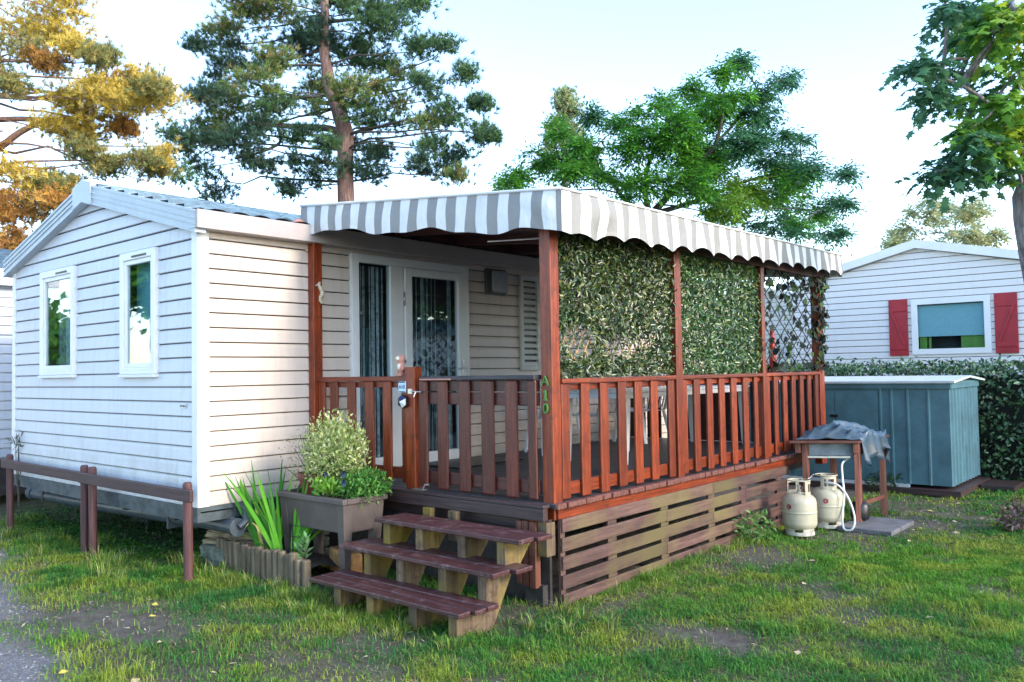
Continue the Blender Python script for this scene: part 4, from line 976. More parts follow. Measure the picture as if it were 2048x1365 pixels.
for k in range(6): mb.tube([(1.165, -.12, 2.47 - k * .024), (1.185, -.12, 2.474 - k * .024)], [.007, .003], 6)
tag(mb.build('seahorse_ornament', M['shellcream'], smooth=True), 'cream seahorse ornament fixed on the left roof post', 'ornament')
mb = MB(); mb.lathe([(.0, 0), (.03, .004), (.036, .02), (.03, .03), (.036, .045), (.028, .055), (0, .06)], (1.14, -.06, 1.46), 14); 
# ================================================================ table and chairs on the deck
tb = thing('garden_table', 'long white plastic garden table standing behind the side balustrade', 'table', (4.6, -1.6, .7))
TX0, TX1, TY0, TY1, TZ = 3.42, 6.25, -1.98, -1.12, 1.435
MB().box((TX0, TY0, TZ - .025), (TX1, TY1, TZ)).build('tabletop', M['plast'], tb, bevel=.012)
mb = MB()
for a, b_ in (((TX0 + .03, TY0 + .012, TZ - .075), (TX1 - .03, TY0 + .04, TZ - .026)), ((TX0 + .03, TY1 - .04, TZ - .075), (TX1 - .03, TY1 - .012, TZ - .026)), ((TX0 + .012, TY0 + .03, TZ - .075), (TX0 + .04, TY1 - .03, TZ - .0265))): mb.box(a, b_)
mb.build('apron', M['plast'], tb, bevel=.005)
for (x, y, w_) in ((TX0 + .03, TY0 + .03, .085), (TX0 + .03, TY1 - .12, .085), (4.62, TY0 + .02, .07), (4.62, TY1 - .1, .07), (TX1 - .12, TY0 + .03, .08), (TX1 - .12, TY1 - .12, .08)):
    mb = MB(); frustum(mb, (x + .015, x + w_ * .72, y + .01, y + .055), .70, (x - .01, x + w_ + .01, y - .01, y + .085), TZ - .03); mb.build('leg', M['plast'], tb, bevel=.006)
def plastic_chair(loc, rz_, tilt, label, group='white plastic garden chairs on the deck'):
    o = thing('garden_chair', label, 'chair', loc, group); 
    S = []
    def fin(): o.rotation_euler = (tilt, 0, rz_)
    o['_w'] = (0., 0., 0.)
    mb = MB(); mb.grid(lambda a, b_: (-.22 + .44 * a, -.2 + .42 * b_, .43 + .012 * math.cos((a - .5) * 6) - .01 * b_), list(np.linspace(0, 1, 8)), list(np.linspace(0, 1, 8))); mb.build('seat', M['plast'], o, solid=.012)
    mb = MB()
    for k in range(7): x = -.18 + k * .06; mb.beam((x, .21, .45), (x * 1.05, .32, .82), .030, .010, (0, 1, 0))
    mb.build('back_slats', M['plast'], o, bevel=.003)
    mb = MB(); mb.tube([(-.24, .20, .42), (-.235, .33, .84), (-.12, .345, .88), (.12, .345, .88), (.235, .33, .84), (.24, .20, .42)], .018, 8); mb.build('back_frame', M['plast'], o, smooth=True)
    for s in (-1, 1):
        mb = MB(); mb.beam((s * .22, -.18, .43), (s * .27, -.24, 0), .05, .03); mb.build('leg', M['plast'], o, bevel=.006)
        mb = MB(); mb.beam((s * .21, .2, .43), (s * .25, .30, 0), .05, .03); mb.build('leg', M['plast'], o, bevel=.006)
        mb = MB(); mb.tube([(s * .25, -.20, .44), (s * .27, -.21, .64), (s * .27, .05, .66), (s * .245, .27, .64)], .016, 8); mb.build('armrest', M['plast'], o, smooth=True)
    fin(); return o
plastic_chair((4.1, -.55, .70), R_(150), 0, 'white slatted plastic chair by the house wall left of the table')
plastic_chair((4.75, -.62, .70), R_(188), 0, 'white plastic chair tucked behind the near table leg')
plastic_chair((5.9, -.6, .70), R_(170), 0, 'white plastic chair at the far end of the long table')
mt_ = tag(MB().box((2.3, -.75, .7015), (3.3, -.12, .716)).build('door_mat', M['black'], bevel=.004), 'black door mat in front of the glazed door', 'door mat')
for k, (x, y, h) in enumerate(((4.75, -1.8, .07), (4.92, -1.78, .06), (5.12, -1.8, .055))):
    mb = MB(); mb.lathe([(.028, 0), (.036, .01), (.038, h), (.034, h), (.03, .012)], (x, y, TZ), 16)
    tag(mb.build('cup', M['plast'], smooth=True), ['tallest white cup on the garden table', 'middle white cup on the garden table', 'smallest white cup on the garden table'][k], 'cup', 'white cups on the garden table')

# ================================================================ leafy screens
def lattice(mb, x0, x1, z0, z1, y, pitch, w_, t=.006, sl=.62):
    sx = pitch; n_ = int((x1 - x0 + z1 - z0) / sx) + 2
    for k in range(n_):
        for s in (1, -1):
            off_ = y - t if s > 0 else y + t
            xa = x0 - (z1 - z0) * sl + k * sx if s > 0 else x0 + k * sx
            p = [xa, z0]; q_ = [xa + s * (z1 - z0) * sl, z1]
            def clip(p, q_):
                t0, t1 = 0, 1; dx_ = q_[0] - p[0]
                for lim, sg in ((x0, 1), (x1, -1)):
                    f0 = (p[0] - lim) * sg; f1 = (q_[0] - lim) * sg
                    if f0 < 0 and f1 < 0: return None
                    if f0 < 0: t0 = max(t0, f0 / (f0 - f1))
                    if f1 < 0: t1 = min(t1, f0 / (f0 - f1))
                if t0 >= t1: return None
                return ([p[0] + dx_ * t0, p[1] + (q_[1] - p[1]) * t0], [p[0] + dx_ * t1, p[1] + (q_[1] - p[1]) * t1])
            c_ = clip(p, q_)
            if c_: mb.beam((c_[0][0], off_, c_[0][1]), (c_[1][0], off_, c_[1][1]), w_, .005, (0, 1, 0))
def hedge_screen(x0, x1, label, n_, cols, sparse):
    o = thing('leaf_screen', label, 'leaf screen', ((x0 + x1) / 2, YD + .03, 1.6), 'artificial leaf screens above the side balustrade')
    mb = MB(); lattice(mb, x0, x1, 1.60, 2.72, YD + .055, .105, .013); mb.build('lath_grid', M['willow'], o)
    x = RNG.uniform(x0, x1, n_); z = RNG.uniform(1.60, 2.74, n_); keep = np.ones(n_, bool)
    for (cx, cz, rx, rz2, s) in sparse: keep &= ~((((x - cx) / rx) ** 2 + ((z - cz) / rz2) ** 2 < 1) & (RNG.uniform(0, 1, n_) < s))
    x, z = x[keep], z[keep]; n_ = len(x); y = YD + .03 + RNG.normal(0, .022, n_)
    P = np.stack([x, y, z], 1); D_ = unit(rdir(n_) * [1, .5, 1] + [0, -.25, -.1]); Nn = unit(rdir(n_) * .55 + [0, -1, .25])
    L_l = RNG.uniform(.04, .068, n_)
    polys('leaves', M['glossleaf'], leaf_quads(P, D_, Nn, L_l, L_l * .36, .3), KITE, pick(cols, n_, .25), parent=o)
gc = [(.014, .040, .010), (.028, .068, .016), (.045, .09, .02), (.075, .11, .025), (.014, .028, .012), (.14, .16, .04)]
hedge_screen(1.29, 2.93, 'larger dark artificial leaf screen with bare willow laths showing near its foot', 11000, gc, [(1.55, 1.86, .24, .12, .9), (2.1, 1.82, .28, .08, .8), (2.5, 1.88, .15, .07, .6)])
hedge_screen(3.04, 4.72, 'brighter denser artificial leaf screen in the middle bay of the deck', 11000, [(.03, .09, .028), (.045, .125, .035), (.07, .15, .04), (.02, .055, .02), (.13, .18, .04)], [])
iv = thing('ivy_trellis', 'see through dark lath trellis with round ivy leaves in the far bay', 'trellis', (5.5, YD, 1.6))
mb = MB(); lattice(mb, 4.81, 6.28, 1.62, 2.72, YD + .02, .25, .012, sl=1.4); mb.build('lath_grid', M['trellis'], iv)
n_ = 420; x = RNG.uniform(4.82, 6.45, n_); z = RNG.uniform(1.63, 2.72, n_); x[260:] = RNG.uniform(6.2, 6.5, n_ - 260); z[200:250] = RNG.uniform(2.5, 2.72, 50); z[180:200] = 1.66
P = np.stack([x, YD - .01 + RNG.normal(0, .03, n_) - .03 * (x > 6.25), z], 1); V = []
D_ = unit(rdir(n_) * [.8, .3, .8] + [0, 0, -.4]); Nn = unit(rdir(n_) * .5 + [0, -1, .1]); S_ = unit(np.cross(D_, Nn)); s_ = RNG.uniform(.05, .085, n_)[:, None]
V = np.stack([P, P + S_ * s_ * .45 - D_ * s_ * .12, P + S_ * s_ * .55 + D_ * s_ * .35, P + D_ * s_, P - S_ * s_ * .55 + D_ * s_ * .35, P - S_ * s_ * .45 - D_ * s_ * .12], 1)
polys('ivy_leaves', M['needle'], V, [(0, 1, 2, 3), (0, 3, 4, 5)], pick([(.012, .022, .014), (.016, .032, .018), (.012, .02, .02), (.06, .11, .03)], n_, .2), parent=iv)
mb = MB(); mb.tube([(6.9, -2.0, .0), (6.9, -2.0, 2.13)], [.022, .022], 10); pp = mb.build('folded_parasol', M['black'], smooth=True); tag(pp, 'closed narrow red parasol standing beyond the ivy trellis', 'parasol')
mb = MB(); mb.lathe([(.012, 0), (.05, .05), (.045, .5), (.03, .75), (.012, .85)], (6.9, -2.0, 1.35), 12); mb.build('canopy', M['redpaint'], pp, smooth=True)

# ================================================================ gas bottles, barbecue, shed
def gas_bottle(loc, rz_, label, flip):
    o = thing('gas_bottle', label, 'gas bottle', loc, 'cream gas bottles at the end of the skirt')
    cx, cy, cz = loc; Rr = .166
    mb = MB(); mb.lathe([(.0, .045), (.12, .05), (.152, .075), (Rr, .11), (Rr, .12), (Rr, .205), (Rr, .217), (Rr + .0025, .220), (Rr + .0025, .226), (Rr, .229), (Rr, .24), (Rr, .31), (Rr - .004, .33), (.155, .352), (.132, .378), (.10, .397), (.05, .408), (0, .41)], loc, 40); mb.build('body', M['cyl'], o, smooth=True)
    # foot ring with gaps
    def ring(z0, z1, r0, arcs, r1=None, n=10):
        mb = MB(); r1 = r1 or r0
        for a0, a1 in arcs:
            mb.grid(lambda u_, v_: (cx + (r0 + (r1 - r0) * v_) * math.cos(R_(a0 + (a1 - a0) * u_)), cy + (r0 + (r1 - r0) * v_) * math.sin(R_(a0 + (a1 - a0) * u_)), cz + z0 + (z1 - z0) * v_), list(np.linspace(0, 1, n)), [0, .5, 1])
        return mb
    mb = ring(.0, .035, .140, [(a, a + 120.0) for a in (0, 120, 240)], .137, 16); m2 = ring(.035, .075, .137, [(a + rz_, a + rz_ + 55) for a in (0, 90, 180, 270)], .142)
    n0 = len(mb.v); mb.add(m2.v, m2.f); mb.build('foot_ring', M['cylbase'], o, solid=.005, recalc=False)
    # collar: two shields with hand holes and a top rim
    for a0 in (rz_ + 20, rz_ + 165):
        mb = MB()
        for q0, q1, z0, z1 in ((0, 18, .39, .53), (75, 95, .39, .53), (18, 75, .39, .425), (18, 75, .50, .53)):
            m3 = ring(z0, z1, .110, [(a0 + q0, a0 + q1)], .108, 8); mb.add(m3.v, m3.f)
        mb.build('collar', M['cyl'], o, solid=.004, recalc=False)
    mb = MB(); mb.tube([(cx + .109 * math.cos(t), cy + .109 * math.sin(t), cz + .532) for t in np.linspace(0, 2 * math.pi, 33)], .006, 8, cap=False); mb.build('collar_rim', M['cyl'], o, smooth=True)
    mb = MB(); mb.lathe([(.018, .40), (.02, .44), (.012, .445), (.012, .465), (.02, .467), (.02, .485), (0, .487)], loc, 14); mb.tube([(cx, cy, cz + .455), (cx - .045, cy - .01, cz + .455)], .011, 8); mb.build('valve', M['metal'], o)
    # emblem facing the camera side
    a = math.atan2(CAM[1] - cy, CAM[0] - cx) + flip
    nrm = Vector((math.cos(a), math.sin(a), 0)); tan_ = Vector((-math.sin(a), math.cos(a), 0)); c0 = Vector((cx, cy, cz + .285)) + nrm * (Rr + .0015)
    mb = MB(); k_ = 24
    def disc(mb, r0, r1, d):
        vs = []
        for i in range(k_):
            t = 2 * math.pi * i / k_
            for r_ in (r0, r1):
                s_ = r_ * math.cos(t); ang = s_ / Rr; vs.append(Vector((cx, cy, cz + .285 + r_ * math.sin(t))) + Vector((math.cos(a + ang), math.sin(a + ang), 0)) * (Rr + d))
        mb.add(vs, [(2 * i, 2 * i + 1, (2 * i + 3) % (2 * k_), (2 * i + 2) % (2 * k_)) for i in range(k_)])
    disc(mb, .015, .026, .0022); em = mb.build('emblem', M['redlogo'], o, recalc=False)
    mb = MB(); disc(mb, .0005, .015, .0018); mb.build('emblem_ground', M['ink'], o, recalc=False)
    text('C', tuple(c0 + nrm * .002), (R_(90), 0, a + R_(90)), .026, M['sticker'], o, .0006, 'emblem_letter')
    return o
gas_bottle((4.62, -3.22, -.01), 215, 'nearer left cream gas bottle with chipped foot ring beside the skirt', -.62)
gas_bottle((5.17, -3.29, -.01), 150, 'farther right cream gas bottle with the white hose attached', -.05)
hp = [(5.12, -3.29, .45), (5.10, -3.44, .43), (5.10, -3.54, .30), (5.08, -3.60, .12), (5.06, -3.58, .01), (5.06, -3.50, .0), (5.10, -3.47, .12), (5.20, -3.46, .32), (5.28, -3.42, .50), (5.40, -3.38, .62), (5.52, -3.40, .66)]
def smooth_pts(p, n=6):
    out = []; p = [Vector(q_) for q_ in p]
    for i in range(len(p) - 1):
        p0, p1, p2, p3 = p[max(i - 1, 0)], p[i], p[i + 1], p[min(i + 2, len(p) - 1)]
        for k in range(n):
            t = k / n; out.append(.5 * ((2 * p1) + (p2 - p0) * t + (2 * p0 - 5 * p1 + 4 * p2 - p3) * t * t + (3 * p1 - p0 - 3 * p2 + p3) * t ** 3))
    out.append(p[-1]); return out
tag(MB().tube(smooth_pts(hp), .011, 8).build('gas_hose', M['hose'], smooth=True), 'white rubber hose looping from the gas bottle up to the barbecue', 'hose')
mb = MB()
def chain(mb, a, b_, drop, n_=22):
    a, b_ = Vector(a), Vector(b_)
    for i in range(n_):
        t = (i + .5) / n_; p = a.lerp(b_, t) - Vector((0, 0, drop * 4 * t * (1 - t))); d = (b_ - a).normalized() * .011; s = Vector((0, 0, .005)) if i % 2 else Vector((d.y, -d.x, 0)).normalized() * .005
        pts_ = [p - d, p - d * .6 + s, p + d * .6 + s, p + d, p + d * .6 - s, p - d * .6 - s, p - d]; mb.tube(pts_, .002, 4, cap=False)
chain(mb, (4.75, -2.88, .53), (4.62, -3.10, .53), .03, 16); chain(mb, (4.62, -3.10, .53), (4.84, -3.18, .50), .03, 14); chain(mb, (4.84, -3.18, .50), (5.10, -3.19, .53), .02, 14)
tag(mb.build('security_chain', M['metal']), 'thin metal chain tying the gas bottles to the skirt', 'chain')
# barbecue table
BO = Vector((5.10, -2.98, 0)); bu = Vector((.30, -.55, 0)).normalized(); bv = Vector((.96, -.02, 0)).normalized()
def BP(u_, v_, z): p = BO + bu * u_ + bv * v_; return (p.x, p.y, z)
bq = thing('barbecue_table', 'red brown wooden barbecue table with a steel tray in front of the shed', 'barbecue', BP(.33, .45, 0))
def slab(mb, u0, u1, v0, v1, z0, z1):
    vs = [BP(u0, v0, z0), BP(u1, v0, z0), BP(u1, v1, z0), BP(u0, v1, z0), BP(u0, v0, z1), BP(u1, v0, z1), BP(u1, v1, z1), BP(u0, v1, z1)]
    mb.add(vs, [(0, 3, 2, 1), (4, 5, 6, 7), (0, 1, 5, 4), (1, 2, 6, 5), (2, 3, 7, 6), (3, 0, 4, 7)])
BZ = .865
for v0, v1 in ((-.03, .16), (.80, .96)): mb = MB(); slab(mb, -.03, .66, v0, v1, BZ - .025, BZ); mb.build('side_shelf', M['bbqwood'], bq, bevel=.005)
for u0, u1 in ((.00, .05), (.58, .63)): mb = MB(); slab(mb, u0, u1, .04, .90, BZ - .13, BZ - .026); mb.build('side_rail', M['bbqwood'], bq, bevel=.004)
mb = MB(); slab(mb, .0, .63, .85, .90, BZ - .13, BZ - .026); mb.build('back_rail', M['bbqwood'], bq, bevel=.004)
for u_, v_ in ((.06, .06), (.58, .06), (.06, .82), (.58, .82)): mb = MB(); slab(mb, u_, u_ + .055, v_, v_ + .055, -.02, BZ - .026); mb.build('leg', M['bbqwood'], bq, bevel=.004)
mb = MB(); slab(mb, .60, .625, .10, .84, .17, .21); mb.build('stretcher', M['bbqwood'], bq, bevel=.003)
mb = MB(); slab(mb, .07, .57, .13, .80, BZ - .17, BZ - .03); mb.build('tray', M['bbqmetal'], bq, bevel=.01)
mb = MB(); slab(mb, .10, .54, .07, .09, BZ - .185, BZ - .165); mb.build('pull_bar', M['metal'], bq)
tu = np.linspace(0, 1, 46); tv = np.linspace(0, 1, 56)
def tarp(a, b_):
    u_ = -.02 + a * .78; v_ = .07 + b_ * .84
    hump = math.exp(-((a - .42) / .36) ** 2 - ((b_ - .40) / .42) ** 2) * .13
    cr = (1 - abs(math.sin(a * 7 + b_ * 5 + 2 * math.sin(b_ * 6)))) ** 2 * .045 + (1 - abs(math.sin(a * 13 - b_ * 10 + 1))) ** 2 * .03 + .015 * abs(math.sin(a * 5 + b_ * 23 + 2 * math.sin(a * 8)))
    edge = min(a / .12, b_ / .07, 1); z = BZ + .004 + hump * min(edge + .2, 1) + cr * min(1, edge + .15)
    if a > .86:
        t = (a - .86) / .14; z -= t * (.24 + .06 * math.sin(b_ * 14)) ; u_ = .655 + .05 * math.sin(b_ * 25) * t + .03 * t
    if b_ > .93: z -= (b_ - .93) / .07 * .05
    return BP(u_, v_, z)
mb = MB(); mb.grid(tarp, list(tu), list(tv)); tag(mb.build('crumpled_tarpaulin', M['tarp'], smooth=True, solid=.003), 'crumpled grey blue tarpaulin draped over the barbecue table', 'tarpaulin')
mb = MB(); mb.lathe([(.0, 0), (.085, .005), (.095, .03), (.095, .15), (.07, .18), (.0, .19)], (5.55, -3.50, .03), 20); tag(mb.build('black_container', M['black'], smooth=True), 'black rounded container on the ground below the barbecue table', 'container')
sb = MB(); sb.box((5.08, -3.95, -.03), (5.85, -3.42, .018)); tag(sb.build('concrete_slab', M['concrete'], bevel=.008), 'flat concrete paving slab in the grass by the barbecue legs', 'paving slab')
# metal shed
SX, SY0, SY1, SZ = 8.10, -3.80, -1.1, 1.44
shd = thing('metal_shed', 'low grey green corrugated metal shed in front of the hedge', 'shed', (8.9, -2.4, 0))
def corr(mb, plane, c, u0, u1, z0, z1, ribs, d=.022, flat=False):
    us_ = [u0]
    for rr in ribs: us_ += [rr - .022, rr - .010, rr + .010, rr + .022]
    us_.append(u1); hs = [0] + [0, 1, 1, 0] * len(ribs) + [0]
    vs = []
    for u_, h in zip(us_, hs):
        for z in (z0, z1): vs.append((c - h * d, u_, z) if plane == 'x' else (u_, c - h * d, z))
    mb.add(vs, [(2 * i, 2 * i + 1, 2 * i + 3, 2 * i + 2) for i in range(len(us_) - 1)])
mb = MB(); corr(mb, 'x', SX, SY0, SY1, .10, SZ - .09, [-3.55, -3.30, -3.10, -2.96])
mb.build('front_wall', M['shed'], shd, recalc=False)
mb = MB(); mb.box((SX - .018, -2.93, .12), (SX - .004, -2.36, SZ - .13)); mb.build('door', M['shed'], shd, bevel=.003)
mb = MB(); mb.box((SX - .018, -2.35, .12), (SX - .004, -1.75, SZ - .13)); mb.build('door', M['shed'], shd, bevel=.003)
mb = MB(); corr(mb, 'y', SY0, SX, 9.6, .10, SZ - .09, list(np.arange(8.18, 9.6, .17))); mb.build('side_wall', M['shed'], shd, recalc=False)
mb = MB(); mb.box((SX + .02, SY0 + .02, .1), (9.58, SY1, SZ - .08)); mb.build('back_wall', M['shed'], shd)
mb = MB(); mb.box((SX - .035, SY0 - .03, SZ - .10), (SX - .005, SY1, SZ - .005)); mb.box((SX, SY0 - .035, SZ - .10), (9.6, SY0 - .005, SZ - .005)); mb.build('top_band', M['shed'], shd, bevel=.004)
mb = MB(); mb.add([(SX - .08, SY0 - .08, SZ), (SX - .08, SY1, SZ), (8.9, SY1, SZ + .06), (8.9, SY0 - .08, SZ + .06), (9.75, SY0 - .08, SZ), (9.75, SY1, SZ)], [(0, 1, 2, 3), (3, 2, 5, 4)]); mb.build('roof', M['shedrim'], shd, solid=.028)
mb = MB(); mb.box((SX - .05, -3.3, .06), (SX - .0, SY1, .10)); mb.build('door_track', M['shedrim'], shd)
mb = MB(); mb.box((SX - .12, SY0 - .12, -.02), (9.7, SY1, .06)); mb.build('timber_base', M['fascia'], shd)
mb = MB(); mb.box((SX - .04, -2.40, .95), (SX - .018, -2.30, .985)); mb.build('handle', M['black'], shd)
tag(MB().box((8.9, -4.35, -.02), (9.6, -3.95, .05)).build('timber_pallet', M['fascia'], bevel=.01), 'dark low timber platform at the right foot of the shed', 'pallet')

# ================================================================ hedge
def leaf_shell(name, boxes, n_, ll, lw, cols, parent, jit=.06, mat='glossleaf', down=0):
    Ps = []; Ns = []
    for (a, b_, wgt) in boxes:
        a, b_ = np.array(a, float), np.array(b_, float); m_ = int(n_ * wgt); s_ = b_ - a
        areas = np.array([s_[1] * s_[2], s_[0] * s_[2], s_[0] * s_[1]]); f = RNG.choice(3, m_, p=areas / areas.sum()); p = a + RNG.uniform(0, 1, (m_, 3)) * s_; nn = np.zeros((m_, 3))
        for k in range(3):
            i = f == k; side_ = (RNG.uniform(0, 1, i.sum()) < .5) if k < 2 else np.zeros(i.sum(), bool)
            if k == 0: side_[:] = True
            p[i, k] = np.where(side_, a[k], b_[k]); nn[i, k] = np.where(side_, -1, 1)
        bulge = (fbm(p[:, 1] * 1.0 + p[:, 0], p[:, 2] * 1.3, 1.6, 60) - .5) * .22
        p += nn * bulge[:, None] + RNG.normal(0, jit, (m_, 3)); Ps.append(p); Ns.append(nn)
    P = np.concatenate(Ps); Nn = unit(np.concatenate(Ns) + rdir(len(P)) * .75); D_ = unit(rdir(len(P)) + [0, 0, -down])
    L_l = ll * RNG.uniform(.7, 1.3, len(P)); return polys(name, M[mat], leaf_quads(P, D_, Nn, L_l, L_l * lw), KITE, pick(cols, len(P), .25), parent=parent)
HC = [(.04, .10, .04), (.06, .14, .055), (.11, .21, .09), (.03, .065, .03)]
def hedge(x0, x1, y0, y1, z1, label, n_, ll=.08):
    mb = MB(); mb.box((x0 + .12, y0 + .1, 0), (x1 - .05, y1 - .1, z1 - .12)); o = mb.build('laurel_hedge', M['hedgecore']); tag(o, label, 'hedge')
    leaf_shell('leaves', [((x0, y0, .03), (x1, y1, z1 - .03), 1)], n_, ll, .5, HC, o); return o
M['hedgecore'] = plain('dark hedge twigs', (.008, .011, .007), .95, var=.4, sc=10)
hedge(10.0, 10.9, -7.2, .6, 1.60, 'clipped dark laurel hedge behind the shed in front of the white mobile home', 14000)

# ================================================================ neighbouring mobile homes
def neighbour(name, label, x0, ya, yb, eave, apex, apy, length, zb, mat, pit=.118, door=None, opens=()):
    o = thing(name, label, 'mobile home', (x0, (ya + yb) / 2, 0))
    def sl(z):
        if z <= eave: return (ya, yb)
        t = (z - eave) / (apex - eave); return (ya + (apy - ya) * t, yb - (yb - apy) * t)
    bk2 = MB()
    siding_rows(MB(), 'x', ya, yb, apex, opens, pit=pit, zb=zb, slope=sl, base=x0, bulge=.010, back=bk2).build('gable_wall', mat, o, recalc=False)
    siding_rows(MB(), 'y', x0, x0 + length, eave, (), pit=pit, zb=zb, base=ya, back=bk2).build('side_wall', mat, o, recalc=False); bk2.build('joint_shadow_strip', M['jointgrey'], o, recalc=False)
    mb = MB(); mb.box((x0 + .02, yb - .03, zb), (x0 + length, yb, eave)); mb.box((x0 + length - .03, ya + .02, zb), (x0 + length, yb - .03, eave)); mb.build('rear_wall', mat, o)
    mb = MB(); e = .14; zt = .15
    mb.add([(x0 - .12, ya - e, eave), (x0 - .12, apy, apex), (x0 - .12, yb + e, eave), (x0 - .12, yb + e, eave + zt), (x0 - .12, apy, apex + zt), (x0 - .12, ya - e, eave + zt),
            (x0 + length, ya - e, eave), (x0 + length, apy, apex), (x0 + length, yb + e, eave), (x0 + length, yb + e, eave + zt), (x0 + length, apy, apex + zt), (x0 + length, ya - e, eave + zt)],
           [(0, 1, 4, 5), (1, 2, 3, 4), (6, 11, 10, 7), (7, 10, 9, 8), (5, 4, 10, 11), (4, 3, 9, 10), (0, 5, 11, 6), (2, 8, 9, 3), (0, 6, 7, 1), (1, 7, 8, 2)])
    mb.build('roof', M['white'] if name != 'opposite_mobile_home' else M['tile'], o)
    mb = MB(); mb.box((x0 - .02, ya - .02, zb), (x0 + .06, ya + .0, eave)); mb.box((x0 - .02, yb, zb), (x0 + .06, yb + .02, eave)); mb.build('corner_trim', M['white'], o)
    mb = MB(); mb.box((x0 + .1, ya + .1, .1), (x0 + length, yb - .1, zb)); mb.build('chassis', M['rustiron'], o)
    return o
X2 = 12.5
nb = neighbour('white_mobile_home', 'white clad mobile home with crimson Z braced shutters behind the hedge', X2, -4.75, -.05, 3.16, 3.74, -2.32, 7, .6, M['siding_nb'], opens=[(-3.40, -2.30, 1.92, 2.72)])
def frame_x(mb, x, y0, y1, z0, z1, t, d0, d1):
    for a, b_ in (((x - d1, y0, z0), (x - d0, y0 + t, z1)), ((x - d1, y1 - t, z0), (x - d0, y1, z1)), ((x - d1 + .001, y0 + t, z1 - t), (x - d0, y1 - t, z1)), ((x - d1 + .001, y0 + t, z0), (x - d0, y1 - t, z0 + t))): mb.box(a, b_)
mb = MB(); frame_x(mb, X2, -3.46, -2.20, 1.83, 2.82, .10, -.02, .04); wn = mb.build('window', M['white'], nb, bevel=.005)
mb = MB(); mb.box((X2 - .005, -3.36, 1.93), (X2 - .002, -2.30, 2.72)); mb.build('pane', M['glass3'], wn)
mb = MB(); mb.box((X2 + .05, -3.38, 2.15), (X2 + .06, -2.28, 2.74)); mb.build('blind', M['blind_refl_blue'], wn)
mb = MB(); mb.box((X2 + .09, -3.36, 1.92), (X2 + .10, -2.97, 2.2)); mb.box((X2 + .09, -2.42, 1.92), (X2 + .10, -2.30, 2.2)); mb.box((X2 + .09, -2.49, 1.92), (X2 + .10, -2.45, 2.2)); mb.build('curtain', M['lime'], wn)
mb = MB(); mb.box((X2 + .4, -4, 1.2), (X2 + .42, -1.5, 2.9)); mb.build('inner_wall', M['interior'], nb)
for s, y0, y1 in ((1, -2.14, -1.82), (-1, -3.86, -3.52)):
    mb = MB(); mb.box((X2 - .045, y0, 1.82), (X2 - .014, y1, 2.84)); sh = mb.build('shutter', M['shutterred'], nb, bevel=.004)
    mb = MB()
    for z in (2.62, 1.93): mb.box((X2 - .062, y0 + .02, z), (X2 - .045, y1 - .02, z + .06))
    ya_, yb_ = (y1 - .05, y0 + .05) if s > 0 else (y0 + .05, y1 - .05)
    mb.beam((X2 - .055, ya_, 2.62), (X2 - .055, yb_, 1.99), .045, .016, (1, 0, 0)); mb.build('brace', M['shutterred'], sh, bevel=.003)
# left neighbour: its long wall runs parallel behind the gable end
ln = thing('grey_mobile_home', 'grey clad mobile home with blue tiled roof just visible at the left edge', 'mobile home', (3, 7.5, 0))
siding_rows(MB(), 'y', -1.0, 6.5, 2.95, (), zb=.62, base=5.85).build('long_wall', M['siding_sky_tint'], ln, recalc=False)
mb = MB(); mb.box((-.98, 5.9, .62), (6.5, 9.9, 2.9)); mb.build('body', M['interior'], ln)
mb = MB(); mb.box((-1.1, 5.70, 2.90), (6.5, 5.76, 3.05)); mb.build('eave_board', M['white'], ln)
mb = MB(); mb.grid(lambda a, b_: (-1.1 + a * 7.6, 5.66 + b_ * 2.3, 3.07 + b_ * .60 + .03 * abs(math.sin(a * 7.6 * math.pi / .21)) + .03 * (1 - (b_ * 7) % 1)), list(np.linspace(0, 1, 220)), list(np.linspace(0, .999, 36))); mb.build('roof', M['tile'], ln, recalc=False)
mb = MB(); mb.box((-.8, 6, .1), (6.3, 9.8, .62)); mb.build('chassis', M['rustiron'], ln)
# pale homes far beyond, seen through the ivy trellis
neighbour('distant_mobile_home', 'pale mobile home far off seen only through the ivy trellis', 17.0, .4, 5.0, 3.0, 3.6, 2.7, 8, .6, M['siding_nb'])
# homes and a hedge across the track behind the photographer (seen in the window reflections)
ob = neighbour('opposite_mobile_home', 'pale mobile home across the lane mirrored in the glazed door', 12.5, -19.0, -15.0, 2.95, 3.5, -17, 10, .6, M['siding_nb'])

# ================================================================ trees
def limb(mb, a, b_, r0, r1, bow=.1, n_=7, seed=None):
    a, b_ = Vector(a), Vector(b_); L_l = (b_ - a).length; off_ = Vector(RNG.normal(0, 1, 3)) * bow * L_l * .5; off_.z = abs(off_.z) * .6 if bow < .5 else off_.z
    pts_ = [a.lerp(b_, t) + off_ * math.sin(math.pi * t) + Vector(RNG.normal(0, .012 * L_l, 3)) * (0 < t < 1) for t in np.linspace(0, 1, n_)]
    mb.tube(pts_, list(np.linspace(r0, r1, n_)), 7 if r0 > .03 else 5); return pts_
def needle_tufts(C, D_, nper, ln, wd):
    """each tuft: nper thin needles fanning round direction D"""
    n_ = len(C); Ci = np.repeat(C, nper, 0); Di = np.repeat(D_, nper, 0); m_ = n_ * nper
    base = Ci - Di * RNG.uniform(-.5, .6, (m_, 1)) * ln * .5; d = unit(Di * .9 + rdir(m_) * .75); s = unit(np.cross(d, rdir(m_))) * wd * .5
    L_l = (ln * RNG.uniform(.7, 1.2, m_))[:, None]
    return np.stack([base - s, base + s, base + d * L_l], 1)
